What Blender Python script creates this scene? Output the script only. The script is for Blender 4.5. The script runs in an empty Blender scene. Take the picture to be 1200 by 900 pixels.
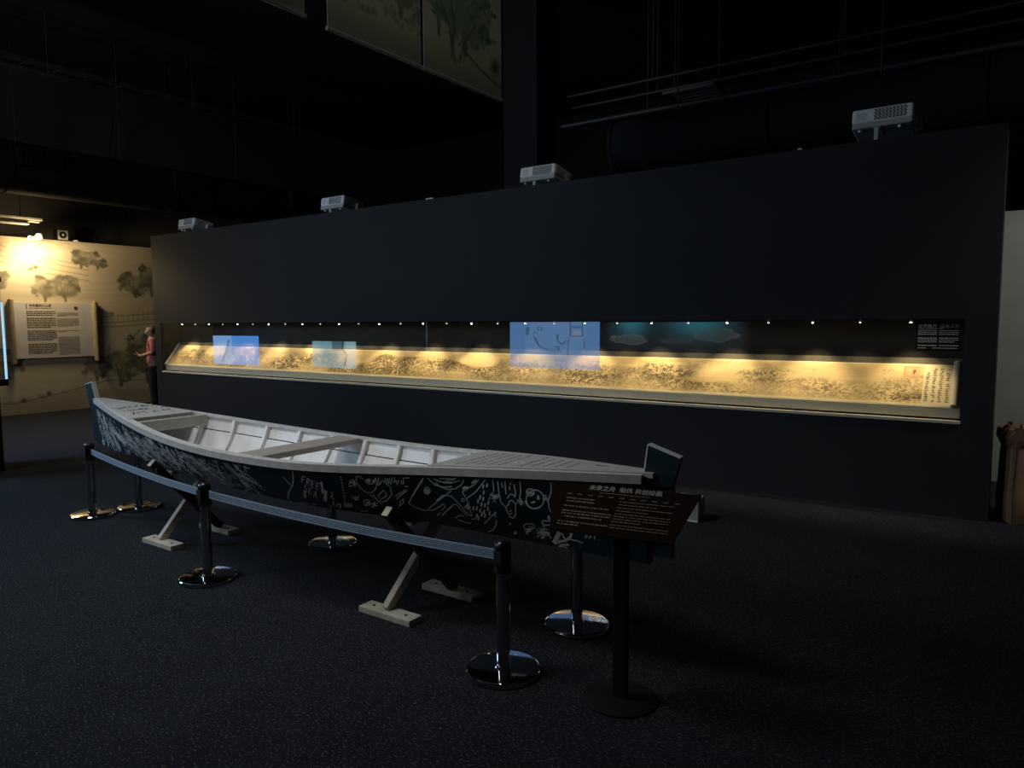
import bpy, bmesh, math, random
import numpy as np
from mathutils import Vector, Matrix
from mathutils.bvhtree import BVHTree

random.seed(7); RNG = np.random.default_rng(11)
SC = bpy.context.scene; COL = SC.collection
V = Vector

# ------------------------------------------------------------------ camera
FPX = 850.95; CAM = V((0, 0, 1.6)); PSI, PIT, ROL = .6109, .0865, -.0055
fw = V((-math.sin(PSI)*math.cos(PIT), math.cos(PSI)*math.cos(PIT), -math.sin(PIT)))
rt0 = V((math.cos(PSI), math.sin(PSI), 0)); up0 = rt0.cross(fw)
rt = rt0*math.cos(ROL)+up0*math.sin(ROL); up = -rt0*math.sin(ROL)+up0*math.cos(ROL)
cd = bpy.data.cameras.new('camera'); cd.sensor_width = 36; cd.lens = 36*FPX/1200; cd.clip_start = .05; cd.clip_end = 100
co = bpy.data.objects.new('camera', cd); COL.objects.link(co)
co.matrix_world = Matrix(((rt.x, up.x, -fw.x, CAM.x), (rt.y, up.y, -fw.y, CAM.y), (rt.z, up.z, -fw.z, CAM.z), (0, 0, 0, 1)))
SC.camera = co
def ray(px, py): return fw+rt*((px-600)/FPX)-up*((py-450)/FPX)
def on(px, py, P, n):
    d = ray(px, py); n = V(n); return CAM+d*((V(P)-CAM).dot(n)/d.dot(n))
def onx(px, py, x): return on(px, py, (x, 0, 0), (1, 0, 0))
def ony(px, py, y): return on(px, py, (0, y, 0), (0, 1, 0))
def onz(px, py, z=0.): return on(px, py, (0, 0, z), (0, 0, 1))

# ------------------------------------------------------------------ world, large lights, exposure
SC.view_settings.view_transform = 'Standard'; SC.view_settings.look = 'None'
SC.view_settings.exposure = 0.0; SC.view_settings.gamma = 1.0; SC.view_settings.use_curve_mapping = False
w = bpy.data.worlds.new('dim_hall'); SC.world = w; w.use_nodes = True
w.node_tree.nodes['Background'].inputs[0].default_value = (.75, .85, 1, 1)
w.node_tree.nodes['Background'].inputs[1].default_value = .010

def area(name, loc, target, size, power, color):
    l = bpy.data.lights.new(name, 'AREA'); l.shape = 'DISK'; l.size = size; l.energy = power; l.color = color
    o = bpy.data.objects.new(name, l); COL.objects.link(o); o.location = loc
    o.rotation_euler = (V(target)-V(loc)).to_track_quat('-Z', 'Y').to_euler(); return o
def spot(name, loc, target, deg, power, color, blend=.7, soft=.15):
    l = bpy.data.lights.new(name, 'SPOT'); l.spot_size = math.radians(deg); l.spot_blend = blend; l.energy = power; l.color = color; l.shadow_soft_size = soft
    o = bpy.data.objects.new(name, l); COL.objects.link(o); o.location = loc
    o.rotation_euler = (V(target)-V(loc)).to_track_quat('-Z', 'Y').to_euler(); return o
area('hall_light_blue', (-10.7, 1.0, 2.7), (-6.2, 3.4, .5), 1.4, 112, (.40, .68, 1.0))     # light of the neighbouring hall
area('fill_light_front', (-8.2, -3.2, 5.2), (-7.6, 6.7, 1.6), 2.4, 98, (.93, .97, 1.0))    # soft fill added behind the visitors to brighten wall and projectors
spot('house_light_boat', (-4.9, 1.0, 6.1), (-3.7, 3.1, .7), 66, 560, (.97, .98, .97), .8, .9)        # dim house light over the boat
spot('fill_light_aisle', (-11.2, 3.2, 6.1), (-11.2, 4.9, 0), 48, 480, (.50, .68, 1.0), .9, .5)   # bluish fill added to lift the aisle carpet before the mural
spot('fill_light_banners', (-1.9, 4.6, 6.2), (-4.6, 5.2, 4.3), 70, 42, (1.0, .97, .85))    # small fill added to brighten the banners
spot('fill_light_bag', (2.4, 6.2, 4.4), (.3, 7.9, 1.3), 62, 260, (1.0, .95, .84))          # fill added for the bag and grey partition beyond the wall end

# ------------------------------------------------------------------ materials
def mat(name, col, rough=.6, metal=0., var=.15, scale=18., bump=0., spec=.5, coat=0.):
    m = bpy.data.materials.new(name); m.use_nodes = True; nt = m.node_tree; b = nt.nodes['Principled BSDF']
    b.inputs['Roughness'].default_value = rough; b.inputs['Metallic'].default_value = metal
    b.inputs['Specular IOR Level'].default_value = spec; b.inputs['Coat Weight'].default_value = coat
    tc = nt.nodes.new('ShaderNodeTexCoord'); n = nt.nodes.new('ShaderNodeTexNoise')
    n.inputs['Scale'].default_value = scale; n.inputs['Detail'].default_value = 4
    nt.links.new(tc.outputs['Object'], n.inputs['Vector'])
    r = nt.nodes.new('ShaderNodeValToRGB'); e = r.color_ramp.elements
    e[0].position = .3; e[1].position = .7
    e[0].color = (*[c*(1-var) for c in col], 1); e[1].color = (*[min(1, c*(1+var)) for c in col], 1)
    nt.links.new(n.outputs['Fac'], r.inputs['Fac']); nt.links.new(r.outputs['Color'], b.inputs['Base Color'])
    if bump:
        bp = nt.nodes.new('ShaderNodeBump'); bp.inputs['Strength'].default_value = bump; bp.inputs['Distance'].default_value = .01
        nt.links.new(n.outputs['Fac'], bp.inputs['Height']); nt.links.new(bp.outputs['Normal'], b.inputs['Normal'])
    return m
def emit(name, col, s):
    m = bpy.data.materials.new(name); m.use_nodes = True; b = m.node_tree.nodes['Principled BSDF']
    b.inputs['Base Color'].default_value = (*col, 1); b.inputs['Emission Color'].default_value = (*col, 1); b.inputs['Emission Strength'].default_value = s
    return m
def printmat(name, rough=.8, emis=0., see=0.):
    m = bpy.data.materials.new(name); m.use_nodes = True; nt = m.node_tree; b = nt.nodes['Principled BSDF']
    a = nt.nodes.new('ShaderNodeVertexColor'); a.layer_name = 'Col'; b.inputs['Roughness'].default_value = rough
    b.inputs['Specular IOR Level'].default_value = .25
    if emis:
        e = nt.nodes.new('ShaderNodeEmission'); e.inputs['Strength'].default_value = emis; t = nt.nodes.new('ShaderNodeBsdfTransparent')
        mx = nt.nodes.new('ShaderNodeMixShader'); mx.inputs[0].default_value = 1-see
        nt.links.new(a.outputs['Color'], e.inputs['Color']); nt.links.new(t.outputs[0], mx.inputs[1]); nt.links.new(e.outputs[0], mx.inputs[2])
        nt.links.new(mx.outputs[0], nt.nodes['Material Output'].inputs['Surface'])
    else:
        n = nt.nodes.new('ShaderNodeTexNoise'); n.inputs['Scale'].default_value = 220; bp = nt.nodes.new('ShaderNodeBump')
        bp.inputs['Strength'].default_value = .08; bp.inputs['Distance'].default_value = .004
        nt.links.new(n.outputs['Fac'], bp.inputs['Height']); nt.links.new(bp.outputs['Normal'], b.inputs['Normal'])
        nt.links.new(a.outputs['Color'], b.inputs['Base Color'])
    return m
def addmat(name):
    m = bpy.data.materials.new(name); m.use_nodes = True; nt = m.node_tree; a = nt.nodes.new('ShaderNodeVertexColor'); a.layer_name = 'Col'
    e = nt.nodes.new('ShaderNodeEmission'); t = nt.nodes.new('ShaderNodeBsdfTransparent'); ad = nt.nodes.new('ShaderNodeAddShader')
    nt.links.new(a.outputs['Color'], e.inputs['Color']); nt.links.new(t.outputs[0], ad.inputs[0]); nt.links.new(e.outputs[0], ad.inputs[1]); nt.links.new(ad.outputs[0], nt.nodes['Material Output'].inputs['Surface']); return m
M = dict(
    wallblack=mat('matt_charcoal_paint', (.0185, .0192, .0225), .75, var=.06, scale=3, spec=.3),
    black=mat('matt_black', (.006, .006, .0065), .75, var=.1, spec=.15), ceil=mat('ceiling_black', (.006, .006, .007), .9),
    upper=mat('dark_grey_render', (.06, .056, .050), .9, var=.1, scale=2), duct=mat('duct_grey', (.014, .018, .022), .8, var=.2, scale=3, spec=.12),
    slot=mat('slot_black', (.003, .003, .003), .9), greywall=mat('grey_green_panel', (.30, .33, .31), .85, var=.08, scale=4),
    mural=printmat('mural_print'), scroll=printmat('scroll_print', .75), banner=printmat('banner_print', .7), board=printmat('board_print', .6),
    paper=mat('roll_paper', (.60, .55, .45), .8, var=.1, scale=30), parch=mat('parchment_roll', (.30, .24, .14), .75, var=.2, scale=12),
    ledge=mat('champagne_metal', (.66, .62, .50), .42, .15, var=.06, scale=40), case=mat('case_lining', (.030, .027, .021), .85, var=.15),
    rearlip=mat('case_rear_lip', (.16, .14, .10), .8, var=.12),
    white=mat('white_boat_paint', (.82, .82, .81), .5, var=.07, scale=9, bump=.05), rail=mat('rail_paint', (.62, .62, .60), .5, var=.12, scale=20),
    thwart=mat('thwart_paint', (.42, .38, .33), .6, var=.08), beam=mat('pale_beam', (.50, .48, .40), .6, var=.1),  # thwart is an even brownish grey, darker than the inner planks
    teal=mat('hull_paint', (.0035, .021, .031), .45, var=.25, scale=6, bump=.05), chalk=mat('chalk_white', (.72, .74, .74), .85, var=.1),
    deck=mat('deck_paint', (.50, .50, .47), .55, var=.08, scale=12, bump=.04), ink=mat('ink', (.02, .02, .022), .8), inkgrey=mat('pencil', (.17, .17, .16), .8),
    shadewood=mat('pine_shade_toned', (.085, .068, .045), .8, var=.2, scale=14, spec=.1), wood=mat('pine', (.50, .46, .36), .65, var=.18, scale=14, bump=.05), bolt=mat('bolt', (.10, .09, .08), .4, .8),  # first entry is pine darkened to carry a leg's underside shade
    chrome=mat('polished_steel', (.50, .50, .52), .07, 1., var=.03), plastic=mat('black_plastic', (.012, .012, .013), .28, var=.1),
    belt=mat('blue_webbing', (.30, .41, .54), .85, var=.12, scale=60, bump=.2), sticker=mat('sticker', (.6, .6, .6), .6),
    signb=mat('brown_sign_board', (.014, .0075, .0045), .9, var=.12, scale=5, spec=.04), signt=mat('sign_print', (.17, .135, .105), .7), signw=mat('sign_title_print', (.36, .34, .30), .7),
    proj=mat('projector_shell', (.82, .83, .83), .45, var=.05), projd=mat('projector_base', (.42, .42, .40), .6, var=.1), lens=mat('lens_glass', (.01, .01, .015), .08),
    fix=mat('fixture_white', (.55, .54, .50), .5), pipe=mat('pipe_grey', (.05, .05, .052), .5, var=.1), kraft=mat('kraft_paper', (.24, .145, .072), .8, var=.2, scale=7, bump=.3),
    kraftd=mat('kraft_crumpled', (.17, .085, .045), .85, var=.25, scale=9, bump=.4), box=mat('grey_plastic', (.22, .24, .25), .5),
    skin=mat('skin', (.45, .27, .19), .55), hair=mat('hair', (.012, .010, .009), .5), pink=mat('pink_cotton', (.55, .20, .20), .85, bump=.1), trouser=mat('black_cotton', (.012, .012, .016), .9),
    mask=mat('mask_blue', (.30, .52, .58), .8), panelt=mat('panel_white_print', (.85, .85, .82), .8), red=mat('seal_red', (.10, .025, .02), .8),
    bulb=emit('bulb_warm', (1, .80, .45), 30.), led=emit('case_led', (1, .93, .78), 22.), leddim=emit('case_led_dim', (1, .88, .66), 3.), ledb=emit('vitrine_led', (.45, .78, 1.), .8), banedge=mat('banner_hem', (.20, .20, .19), .7))

def glassmat(name, k):
    m = bpy.data.materials.new(name); m.use_nodes = True; nt = m.node_tree; out = nt.nodes['Material Output']
    lw = nt.nodes.new('ShaderNodeLayerWeight'); lw.inputs['Blend'].default_value = .5; pw = nt.nodes.new('ShaderNodeMath'); pw.operation = 'POWER'; pw.inputs[1].default_value = 5.
    f = nt.nodes.new('ShaderNodeMath'); f.operation = 'MULTIPLY_ADD'; f.inputs[1].default_value = .96; f.inputs[2].default_value = .04; nt.links.new(lw.outputs['Facing'], pw.inputs[0]); nt.links.new(pw.outputs[0], f.inputs[0])
    mm = nt.nodes.new('ShaderNodeMath'); mm.operation = 'MULTIPLY'; mm.use_clamp = True; mm.inputs[1].default_value = k
    t = nt.nodes.new('ShaderNodeBsdfTransparent'); t.inputs[0].default_value = (.97, .985, .98, 1); g = nt.nodes.new('ShaderNodeBsdfGlossy'); g.inputs['Roughness'].default_value = .01
    mx = nt.nodes.new('ShaderNodeMixShader'); nt.links.new(f.outputs[0], mm.inputs[0]); nt.links.new(mm.outputs[0], mx.inputs[0])
    nt.links.new(t.outputs[0], mx.inputs[1]); nt.links.new(g.outputs[0], mx.inputs[2]); nt.links.new(mx.outputs[0], out.inputs['Surface']); return m
M['glass'] = glassmat('display_glass', 1.6)

def carpet():
    m = mat('carpet', (.0062, .0076, .0116), .95, var=.3, scale=3, spec=.15); nt = m.node_tree; b = nt.nodes['Principled BSDF']
    b.inputs['Sheen Weight'].default_value = .03; b.inputs['Sheen Roughness'].default_value = .5; tc = nt.nodes.new('ShaderNodeTexCoord'); mp = nt.nodes.new('ShaderNodeMapping'); mp.inputs['Scale'].default_value = (68, 110, 70); mp.inputs['Rotation'].default_value = (0, 0, .5)
    n = nt.nodes.new('ShaderNodeTexNoise'); n.inputs['Scale'].default_value = 1; n.inputs['Detail'].default_value = 2.5
    n2 = nt.nodes.new('ShaderNodeTexNoise'); n2.inputs['Scale'].default_value = 260
    r = nt.nodes.new('ShaderNodeValToRGB'); r.color_ramp.elements[0].position = .56; r.color_ramp.elements[1].position = .70
    r.color_ramp.elements[0].color = (0, 0, 0, 1); r.color_ramp.elements[1].color = (1, 1, 1, 1)
    mx = nt.nodes.new('ShaderNodeMixRGB'); mx.inputs[2].default_value = (.085, .086, .092, 1)
    old = b.inputs['Base Color'].links[0].from_socket
    nt.links.new(tc.outputs['Object'], mp.inputs[0]); nt.links.new(mp.outputs[0], n.inputs['Vector']); nt.links.new(tc.outputs['Object'], n2.inputs['Vector'])
    nt.links.new(n.outputs['Fac'], r.inputs[0]); nt.links.new(r.outputs[0], mx.inputs[0]); nt.links.new(old, mx.inputs[1]); nt.links.new(mx.outputs[0], b.inputs['Base Color'])
    ad = nt.nodes.new('ShaderNodeMath'); ad.operation = 'ADD'; nt.links.new(n.outputs['Fac'], ad.inputs[0]); nt.links.new(n2.outputs['Fac'], ad.inputs[1])
    bp = nt.nodes.new('ShaderNodeBump'); bp.inputs['Strength'].default_value = .6; bp.inputs['Distance'].default_value = .006
    nt.links.new(ad.outputs[0], bp.inputs['Height']); nt.links.new(bp.outputs['Normal'], b.inputs['Normal']); return m
M['carpet'] = carpet()

# ------------------------------------------------------------------ mesh helpers
class MB:
    def __init__(s): s.v = []; s.f = []
    def add(s, vs, fs): k = len(s.v); s.v += [V(x) for x in vs]; s.f += [tuple(i+k for i in f) for f in fs]; return s
    def hexa(s, p): return s.add(p, [(0, 3, 2, 1), (4, 5, 6, 7), (0, 1, 5, 4), (1, 2, 6, 5), (2, 3, 7, 6), (3, 0, 4, 7)])
    def box(s, x0, x1, y0, y1, z0, z1): return s.hexa([(x0, y0, z0), (x1, y0, z0), (x1, y1, z0), (x0, y1, z0), (x0, y0, z1), (x1, y0, z1), (x1, y1, z1), (x0, y1, z1)])
    def bar(s, a, b, w, h, side=(1, 0, 0)):          # rectangular bar from a to b, w along side, h across
        a = V(a); b = V(b); d = (b-a).normalized(); sd = V(side); sd = (sd-d*sd.dot(d)).normalized(); u = d.cross(sd)
        q = [(-1, -1), (1, -1), (1, 1), (-1, 1)]
        return s.hexa([a+sd*(i*w/2)+u*(j*h/2) for i, j in q]+[b+sd*(i*w/2)+u*(j*h/2) for i, j in q])
    def tube(s, pts, r, n=12, cap=True):
        pts = [V(p) for p in pts]; rs = r if isinstance(r, (list, tuple)) else [r]*len(pts); vs = []; ref = None
        for i, p in enumerate(pts):
            d = (pts[min(i+1, len(pts)-1)]-pts[max(i-1, 0)]).normalized()
            if ref is None: ref = V((0, 0, 1)) if abs(d.z) < .9 else V((1, 0, 0))
            a = (ref-d*ref.dot(d)).normalized(); b = d.cross(a); ref = a
            vs += [p+(a*math.cos(2*math.pi*k/n)+b*math.sin(2*math.pi*k/n))*rs[i] for k in range(n)]
        fs = [(i*n+k, i*n+(k+1) % n, (i+1)*n+(k+1) % n, (i+1)*n+k) for i in range(len(pts)-1) for k in range(n)]
        if cap: fs += [tuple(range(n-1, -1, -1)), tuple((len(pts)-1)*n+k for k in range(n))]
        return s.add(vs, fs)
    def lathe(s, prof, n=32, c=(0, 0)):
        vs = [(c[0]+r*math.cos(2*math.pi*k/n), c[1]+r*math.sin(2*math.pi*k/n), z) for r, z in prof for k in range(n)]
        fs = [(i*n+k, i*n+(k+1) % n, (i+1)*n+(k+1) % n, (i+1)*n+k) for i in range(len(prof)-1) for k in range(n)]
        return s.add(vs, fs+[tuple(range(n-1, -1, -1)), tuple((len(prof)-1)*n+k for k in range(n))])
    def prism(s, poly, off):
        n = len(poly); off = V(off); vs = [V(p) for p in poly]+[V(p)+off for p in poly]
        return s.add(vs, [tuple(range(n-1, -1, -1)), tuple(range(n, 2*n))]+[(i, (i+1) % n, n+(i+1) % n, n+i) for i in range(n)])
    def quad(s, a, b, c, d): return s.add([a, b, c, d], [(0, 1, 2, 3)])
    def build(s, name, m, parent=None, world=False, smooth=False, bev=0., seg=2):
        me = bpy.data.meshes.new(name); off = parent.location if (world and parent) else V((0, 0, 0))
        if world and parent and parent.parent: off = off+parent.parent.location
        me.from_pydata([tuple(p-off) for p in s.v], [], s.f); me.update()
        return link(name, me, m, parent, smooth, bev, seg)
def link(name, me, m, parent=None, smooth=False, bev=0., seg=2):
    me.materials.append(M[m] if isinstance(m, str) else m)
    bm = bmesh.new(); bm.from_mesh(me); bmesh.ops.recalc_face_normals(bm, faces=bm.faces); bm.to_mesh(me); bm.free()
    o = bpy.data.objects.new(name, me); COL.objects.link(o); o.parent = parent
    if smooth:
        for p in me.polygons: p.use_smooth = True
        me.set_sharp_from_angle(angle=math.radians(38 if smooth is True else smooth))
    if bev:
        b = o.modifiers.new('bevel', 'BEVEL'); b.width = bev; b.segments = seg; b.limit_method = 'ANGLE'
    return o
def thing(name, label, cat, loc=(0, 0, 0), rz=0., group=None):
    o = bpy.data.objects.new(name, None); COL.objects.link(o); o.location = loc; o.rotation_euler = (0, 0, rz); o.empty_display_size = .1
    o['label'] = label; o['category'] = cat
    if group: o['group'] = group
    return o
def tag(o, label, cat, group=None, kind=None):
    o['label'] = label; o['category'] = cat
    if group: o['group'] = group
    if kind: o['kind'] = kind
    return o
def struct(o, label=None):
    o['kind'] = 'structure'
    if label: o['label'] = label
    return o
def copytree(src, loc, rz, label, group=None):
    r = src.copy(); COL.objects.link(r); r.location = loc; r.rotation_euler = (0, 0, rz); r['label'] = label
    if group: r['group'] = group
    for ch in src.children:
        c = ch.copy(); COL.objects.link(c); c.parent = r
        for g in ch.children:
            d = g.copy(); COL.objects.link(d); d.parent = c
    return r
def text_mesh(name, body, size, m, parent, mw, align='LEFT', depth=.0004):
    cu = bpy.data.curves.new(name, 'FONT'); cu.body = body; cu.size = size; cu.align_x = align; cu.align_y = 'CENTER'; cu.extrude = depth; cu.offset = size*.010
    t = bpy.data.objects.new(name, cu); COL.objects.link(t); bpy.context.view_layer.update()
    me = bpy.data.meshes.new_from_object(t.evaluated_get(bpy.context.evaluated_depsgraph_get())); bpy.data.objects.remove(t)
    me.materials.clear(); o = link(name, me, m, parent); o.matrix_local = mw; return o
def basis(o, x, y, z): return Matrix(((x[0], y[0], z[0], o[0]), (x[1], y[1], z[1], o[1]), (x[2], y[2], z[2], o[2]), (0, 0, 0, 1)))

# painted sheets: a grid with a colour per vertex
def fbm(ny, nx, cell, octv=4, aniso=1.):
    out = np.zeros((ny, nx)); amp = 1.; tot = 0.
    for _ in range(octv):
        gy = int(ny/cell)+3; gx = int(nx/(cell*aniso))+3; g = RNG.random((gy, gx))
        y = np.arange(ny)/cell; x = np.arange(nx)/(cell*aniso); iy = y.astype(int); ix = x.astype(int)
        fy = (y-iy)[:, None]; fx = (x-ix)[None]; fy = fy*fy*(3-2*fy); fx = fx*fx*(3-2*fx)
        a = g[iy][:, ix]; b = g[iy][:, ix+1]; c = g[iy+1][:, ix]; d = g[iy+1][:, ix+1]
        out += amp*((a*(1-fx)+b*fx)*(1-fy)+(c*(1-fx)+d*fx)*fy); tot += amp; amp *= .55; cell = max(cell/2, 1.)
    return out/tot
def sheet(name, o, ux, uy, img, m, parent=None, thick=.0):
    ny, nx, _ = img.shape; o = np.array(o, float); ux = np.array(ux, float); uy = np.array(uy, float)
    if parent is not None: o = o-np.array(parent.location)
    a = np.linspace(0, 1, nx); b = np.linspace(0, 1, ny)
    P = (o+a[None, :, None]*ux+b[:, None, None]*uy).reshape(-1, 3)
    i = np.arange((ny-1)*(nx-1)); r = i//(nx-1); c = i % (nx-1); k = r*nx+c
    F = np.stack([k, k+1, k+nx+1, k+nx], -1)
    me = bpy.data.meshes.new(name); me.vertices.add(len(P)); me.vertices.foreach_set('co', P.ravel())
    me.loops.add(F.size); me.polygons.add(len(F)); me.loops.foreach_set('vertex_index', F.ravel().astype(np.int32))
    me.polygons.foreach_set('loop_start', (np.arange(len(F))*4).astype(np.int32)); me.update(calc_edges=True)
    at = me.color_attributes.new('Col', 'FLOAT_COLOR', 'POINT'); C = np.ones((len(P), 4), np.float32); C[:, :3] = np.clip(img, 0, 1).reshape(-1, 3); at.data.foreach_set('color', C.ravel())
    me.materials.append(M[m]); ob = bpy.data.objects.new(name, me); COL.objects.link(ob); ob.parent = parent; return ob
def lay(img, mask, col):
    img += np.clip(mask, 0, 1)[..., None]*(np.array(col)-img)
def seg_mask(X, Y, pts, wd):
    m = np.zeros_like(X)
    for (x0, y0), (x1, y1) in zip(pts[:-1], pts[1:]):
        dx, dy = x1-x0, y1-y0; t = np.clip(((X-x0)*dx+(Y-y0)*dy)/(dx*dx+dy*dy+1e-9), 0, 1)
        m = np.maximum(m, np.clip(1.5-np.hypot(X-x0-t*dx, Y-y0-t*dy)/wd, 0, 1))
    return m
def tree(img, X, Y, N, x, y, rx, ry, col, trunk=True, lean=0.):
    cx, cy = x+lean, y+ry*1.05; m = np.zeros_like(X); d = [c*.55 for c in col]
    if trunk:
        for q in (-.45, -.1, .35): lay(img, seg_mask(X, Y, [(x+q*.1*rx, y-ry*.2), (x+q*rx*.25+lean*.4, y+ry*.35), (cx+q*rx*.7, cy-ry*.1)], max(.010, rx*.04))*.8, d)
    for k in range(13):
        a = k*2.4; q = .25+.75*((k*37) % 11)/10; ox, oy = cx+rx*.72*math.cos(a)*q, cy+ry*.62*math.sin(a)*q; r = .34+.16*((k*53) % 7)/6
        m = np.maximum(m, 1.25-np.hypot((X-ox)/(rx*r), (Y-oy)/(ry*r))+(N-.5)*1.6)
    lay(img, np.clip(m*3., 0, 1)*(.55+.5*np.clip((N-.35)*4, 0, 1)), col); lay(img, np.clip(m*3., 0, 1)*np.clip((N-.58)*9, 0, 1)*.7, d)

# ------------------------------------------------------------------ setting
struct(MB().box(-19, 6, -5, 16, -.1, 0).build('floor', 'carpet'), 'dark navy carpet with pale flecks')
struct(MB().box(-19, 6, -5, 16, 6.4, 6.5).build('ceiling', 'ceil'), 'black ceiling')
WY = 6.736; XL, XR, ZT = -12.207, -.15, 3.07; GX0, GX1, GZ0, GZ1 = -12.02, -.365, .765, 1.599; WD = .42
wb = MB()
wb.box(XL, XR, WY, WY+WD, 0, GZ0).box(XL, XR, WY, WY+WD, GZ1, ZT).box(XL, GX0, WY, WY+WD, GZ0, GZ1).box(GX1, XR, WY, WY+WD, GZ0, GZ1)
struct(wb.build('wall_back', 'wallblack'), 'long charcoal partition wall with a slot for the display case')
struct(MB().box(-19, 6, 15.2, 15.4, 0, 6.4).build('wall_rear', 'ceil'), 'black wall far behind the partition')
struct(MB().box(-15.2, -15.0, -5, 15.2, 0, 6.4).build('wall_side', 'upper'), 'dark grey wall above the mural partition')
wl = struct(MB().box(-14.65, -14.46, 4.2, 11.5, 0, 3.11).build('wall_left', 'wallblack'), 'partition wall covered by a landscape mural')
struct(MB().box(-.6, 4.5, 8.5, 8.7, 0, 2.62).build('wall_right', 'greywall'), 'grey green partition beyond the black wall')
struct(MB().box(-6.14, -5.58, 8.6, 9.1, 0, 6.4).build('trim_1', 'ceil'), 'black square column behind the wall')

# mural (generic landscape) on wall_left
ny, nx = 250, 440; yy = np.linspace(4.2, 10.2, nx); zz = np.linspace(.0, 3.11, ny); X, Y = np.meshgrid(yy, zz)
img = np.ones((ny, nx, 3))*np.array((.52, .46, .33)); N = fbm(ny, nx, 9, 4); N2 = fbm(ny, nx, 40, 3, 3.)
img *= (.82+.36*N2)[..., None]; img *= (1-.12*(fbm(ny, nx, 2, 1, 30.)))[..., None]
dk = (.15, .145, .10); dk2 = (.21, .195, .13)
lay(img, (Y < .30+.05*np.sin(X*2.1))*.45, (.33, .26, .15))
lay(img, seg_mask(X, Y, [(4.2, .22), (5.4, .20), (6.2, .33), (7., .50), (8., .45)], .012)*.7, dk)
for h, a in ((2.98, .0), (2.90, .1), (2.80, .25), (2.70, .3)):      # terraced hill lines at the top left
    lay(img, seg_mask(X, Y, [(4.2, h-.05+a*.2), (5.2, h), (5.8, h-.16), (6.4, h-.26), (6.75, h-.30)], .010)*.7, (.28, .21, .12))
lay(img, np.clip(N*3-1.6, 0, 1)*(Y > 2.75)*(X < 6.3)*.6, dk2)
tree(img, X, Y, N, 6.62, 2.66, .26, .17, dk, lean=.05); tree(img, X, Y, N, 6.92, 2.64, .16, .10, dk)
tree(img, X, Y, N, 5.98, 2.04, .26, .22, dk2); tree(img, X, Y, N, 6.32, 2.05, .22, .24, dk2)
tree(img, X, Y, N, 7.62, 2.16, .40, .24, dk); tree(img, X, Y, N, 7.95, 2.2, .3, .3, dk)
tree(img, X, Y, N, 7.25, .45, .42, .38, dk, lean=.05); tree(img, X, Y, N, 7.8, .5, .5, .5, dk); tree(img, X, Y, N, 6.8, .55, .28, .24, dk); tree(img, X, Y, N, 5.2, .62, .34, .3, dk2)
for y0 in (1.52, 1.60, 1.72): lay(img, seg_mask(X, Y, [(6.85, y0), (7.4, y0+.03), (8.4, y0+.10)], .012)*.6, dk)
for k in range(14): lay(img, seg_mask(X, Y, [(6.95+k*.1, 1.60+.008*k), (6.95+k*.1, 1.74+.01*k)], .008)*.7, dk)
for x0, y0 in ((5.53, .24), (5.81, .29), (5.95, .33), (5.66, 2.6), (5.76, 2.57), (5.85, 2.6), (7.05, 1.8), (7.12, 1.78)):
    lay(img, np.clip(1.4-np.hypot((X-x0)/.055, (Y-y0)/.04), 0, 1)*np.clip(N*3-.7, 0, 1), (.12, .10, .07))
tree(img, X, Y, N, 5.1, 2.15, .3, .2, dk2, trunk=False)
sheet('mural_print', (-14.455, 4.2, 0), (0, 6., 0), (0, 0, 3.11), img, 'mural', wl)

# ------------------------------------------------------------------ display case set into the wall
case = thing('display_case', 'long glass fronted display case set into the charcoal wall', 'display case', (-6.19, WY, GZ0))
BY = 7.10
MB().box(GX0, GX1, BY, BY+.02, GZ0, GZ1).build('back_panel', 'case', case, True)
for a in (GX0, GX1-.004): MB().box(a, a+.004, WY+.02, BY, GZ0, GZ1).build('end_lining', 'case', case, True)
MB().box(GX0, GX1, WY+.02, BY, GZ1-.004, GZ1).build('ceiling_lining', 'slot', case, True)
MB().box(GX0, GX1, WY+.004, BY, GZ0, GZ0+.012).build('floor_tray', 'slot', case, True)
MB().box(GX0, GX1, WY-.012, WY+.03, GZ0-.004, GZ0+.022).build('sill', 'ledge', case, True, bev=.003)
SF = (6.795, .892); SR = (7.045, 1.213)
MB().prism([(GX0+.01, SF[0]-.004, SF[1]-.008), (GX0+.01, SR[0], SR[1]-.006), (GX0+.01, BY-.002, SR[1]-.006), (GX0+.01, BY-.002, .80), (GX0+.01, WY+.055, .80)], (GX1-GX0-.02, 0, 0)).build('sloped_plinth', 'ledge', case, True)
MB().box(GX0+.01, GX1-.01, SR[0]+.022, SR[0]+.04, SR[1]-.01, SR[1]+.055).build('rear_lip', 'rearlip', case, True)
npn = 4
for k in range(npn):
    a = GX0+(GX1-GX0)*k/npn+.001; b = GX0+(GX1-GX0)*(k+1)/npn-.001
    MB().quad((a, WY+.006, GZ0+.02), (b, WY+.006, GZ0+.02), (b, WY+.006, GZ1), (a, WY+.006, GZ1)).build('glass_pane', 'glass', case, True)
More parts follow.
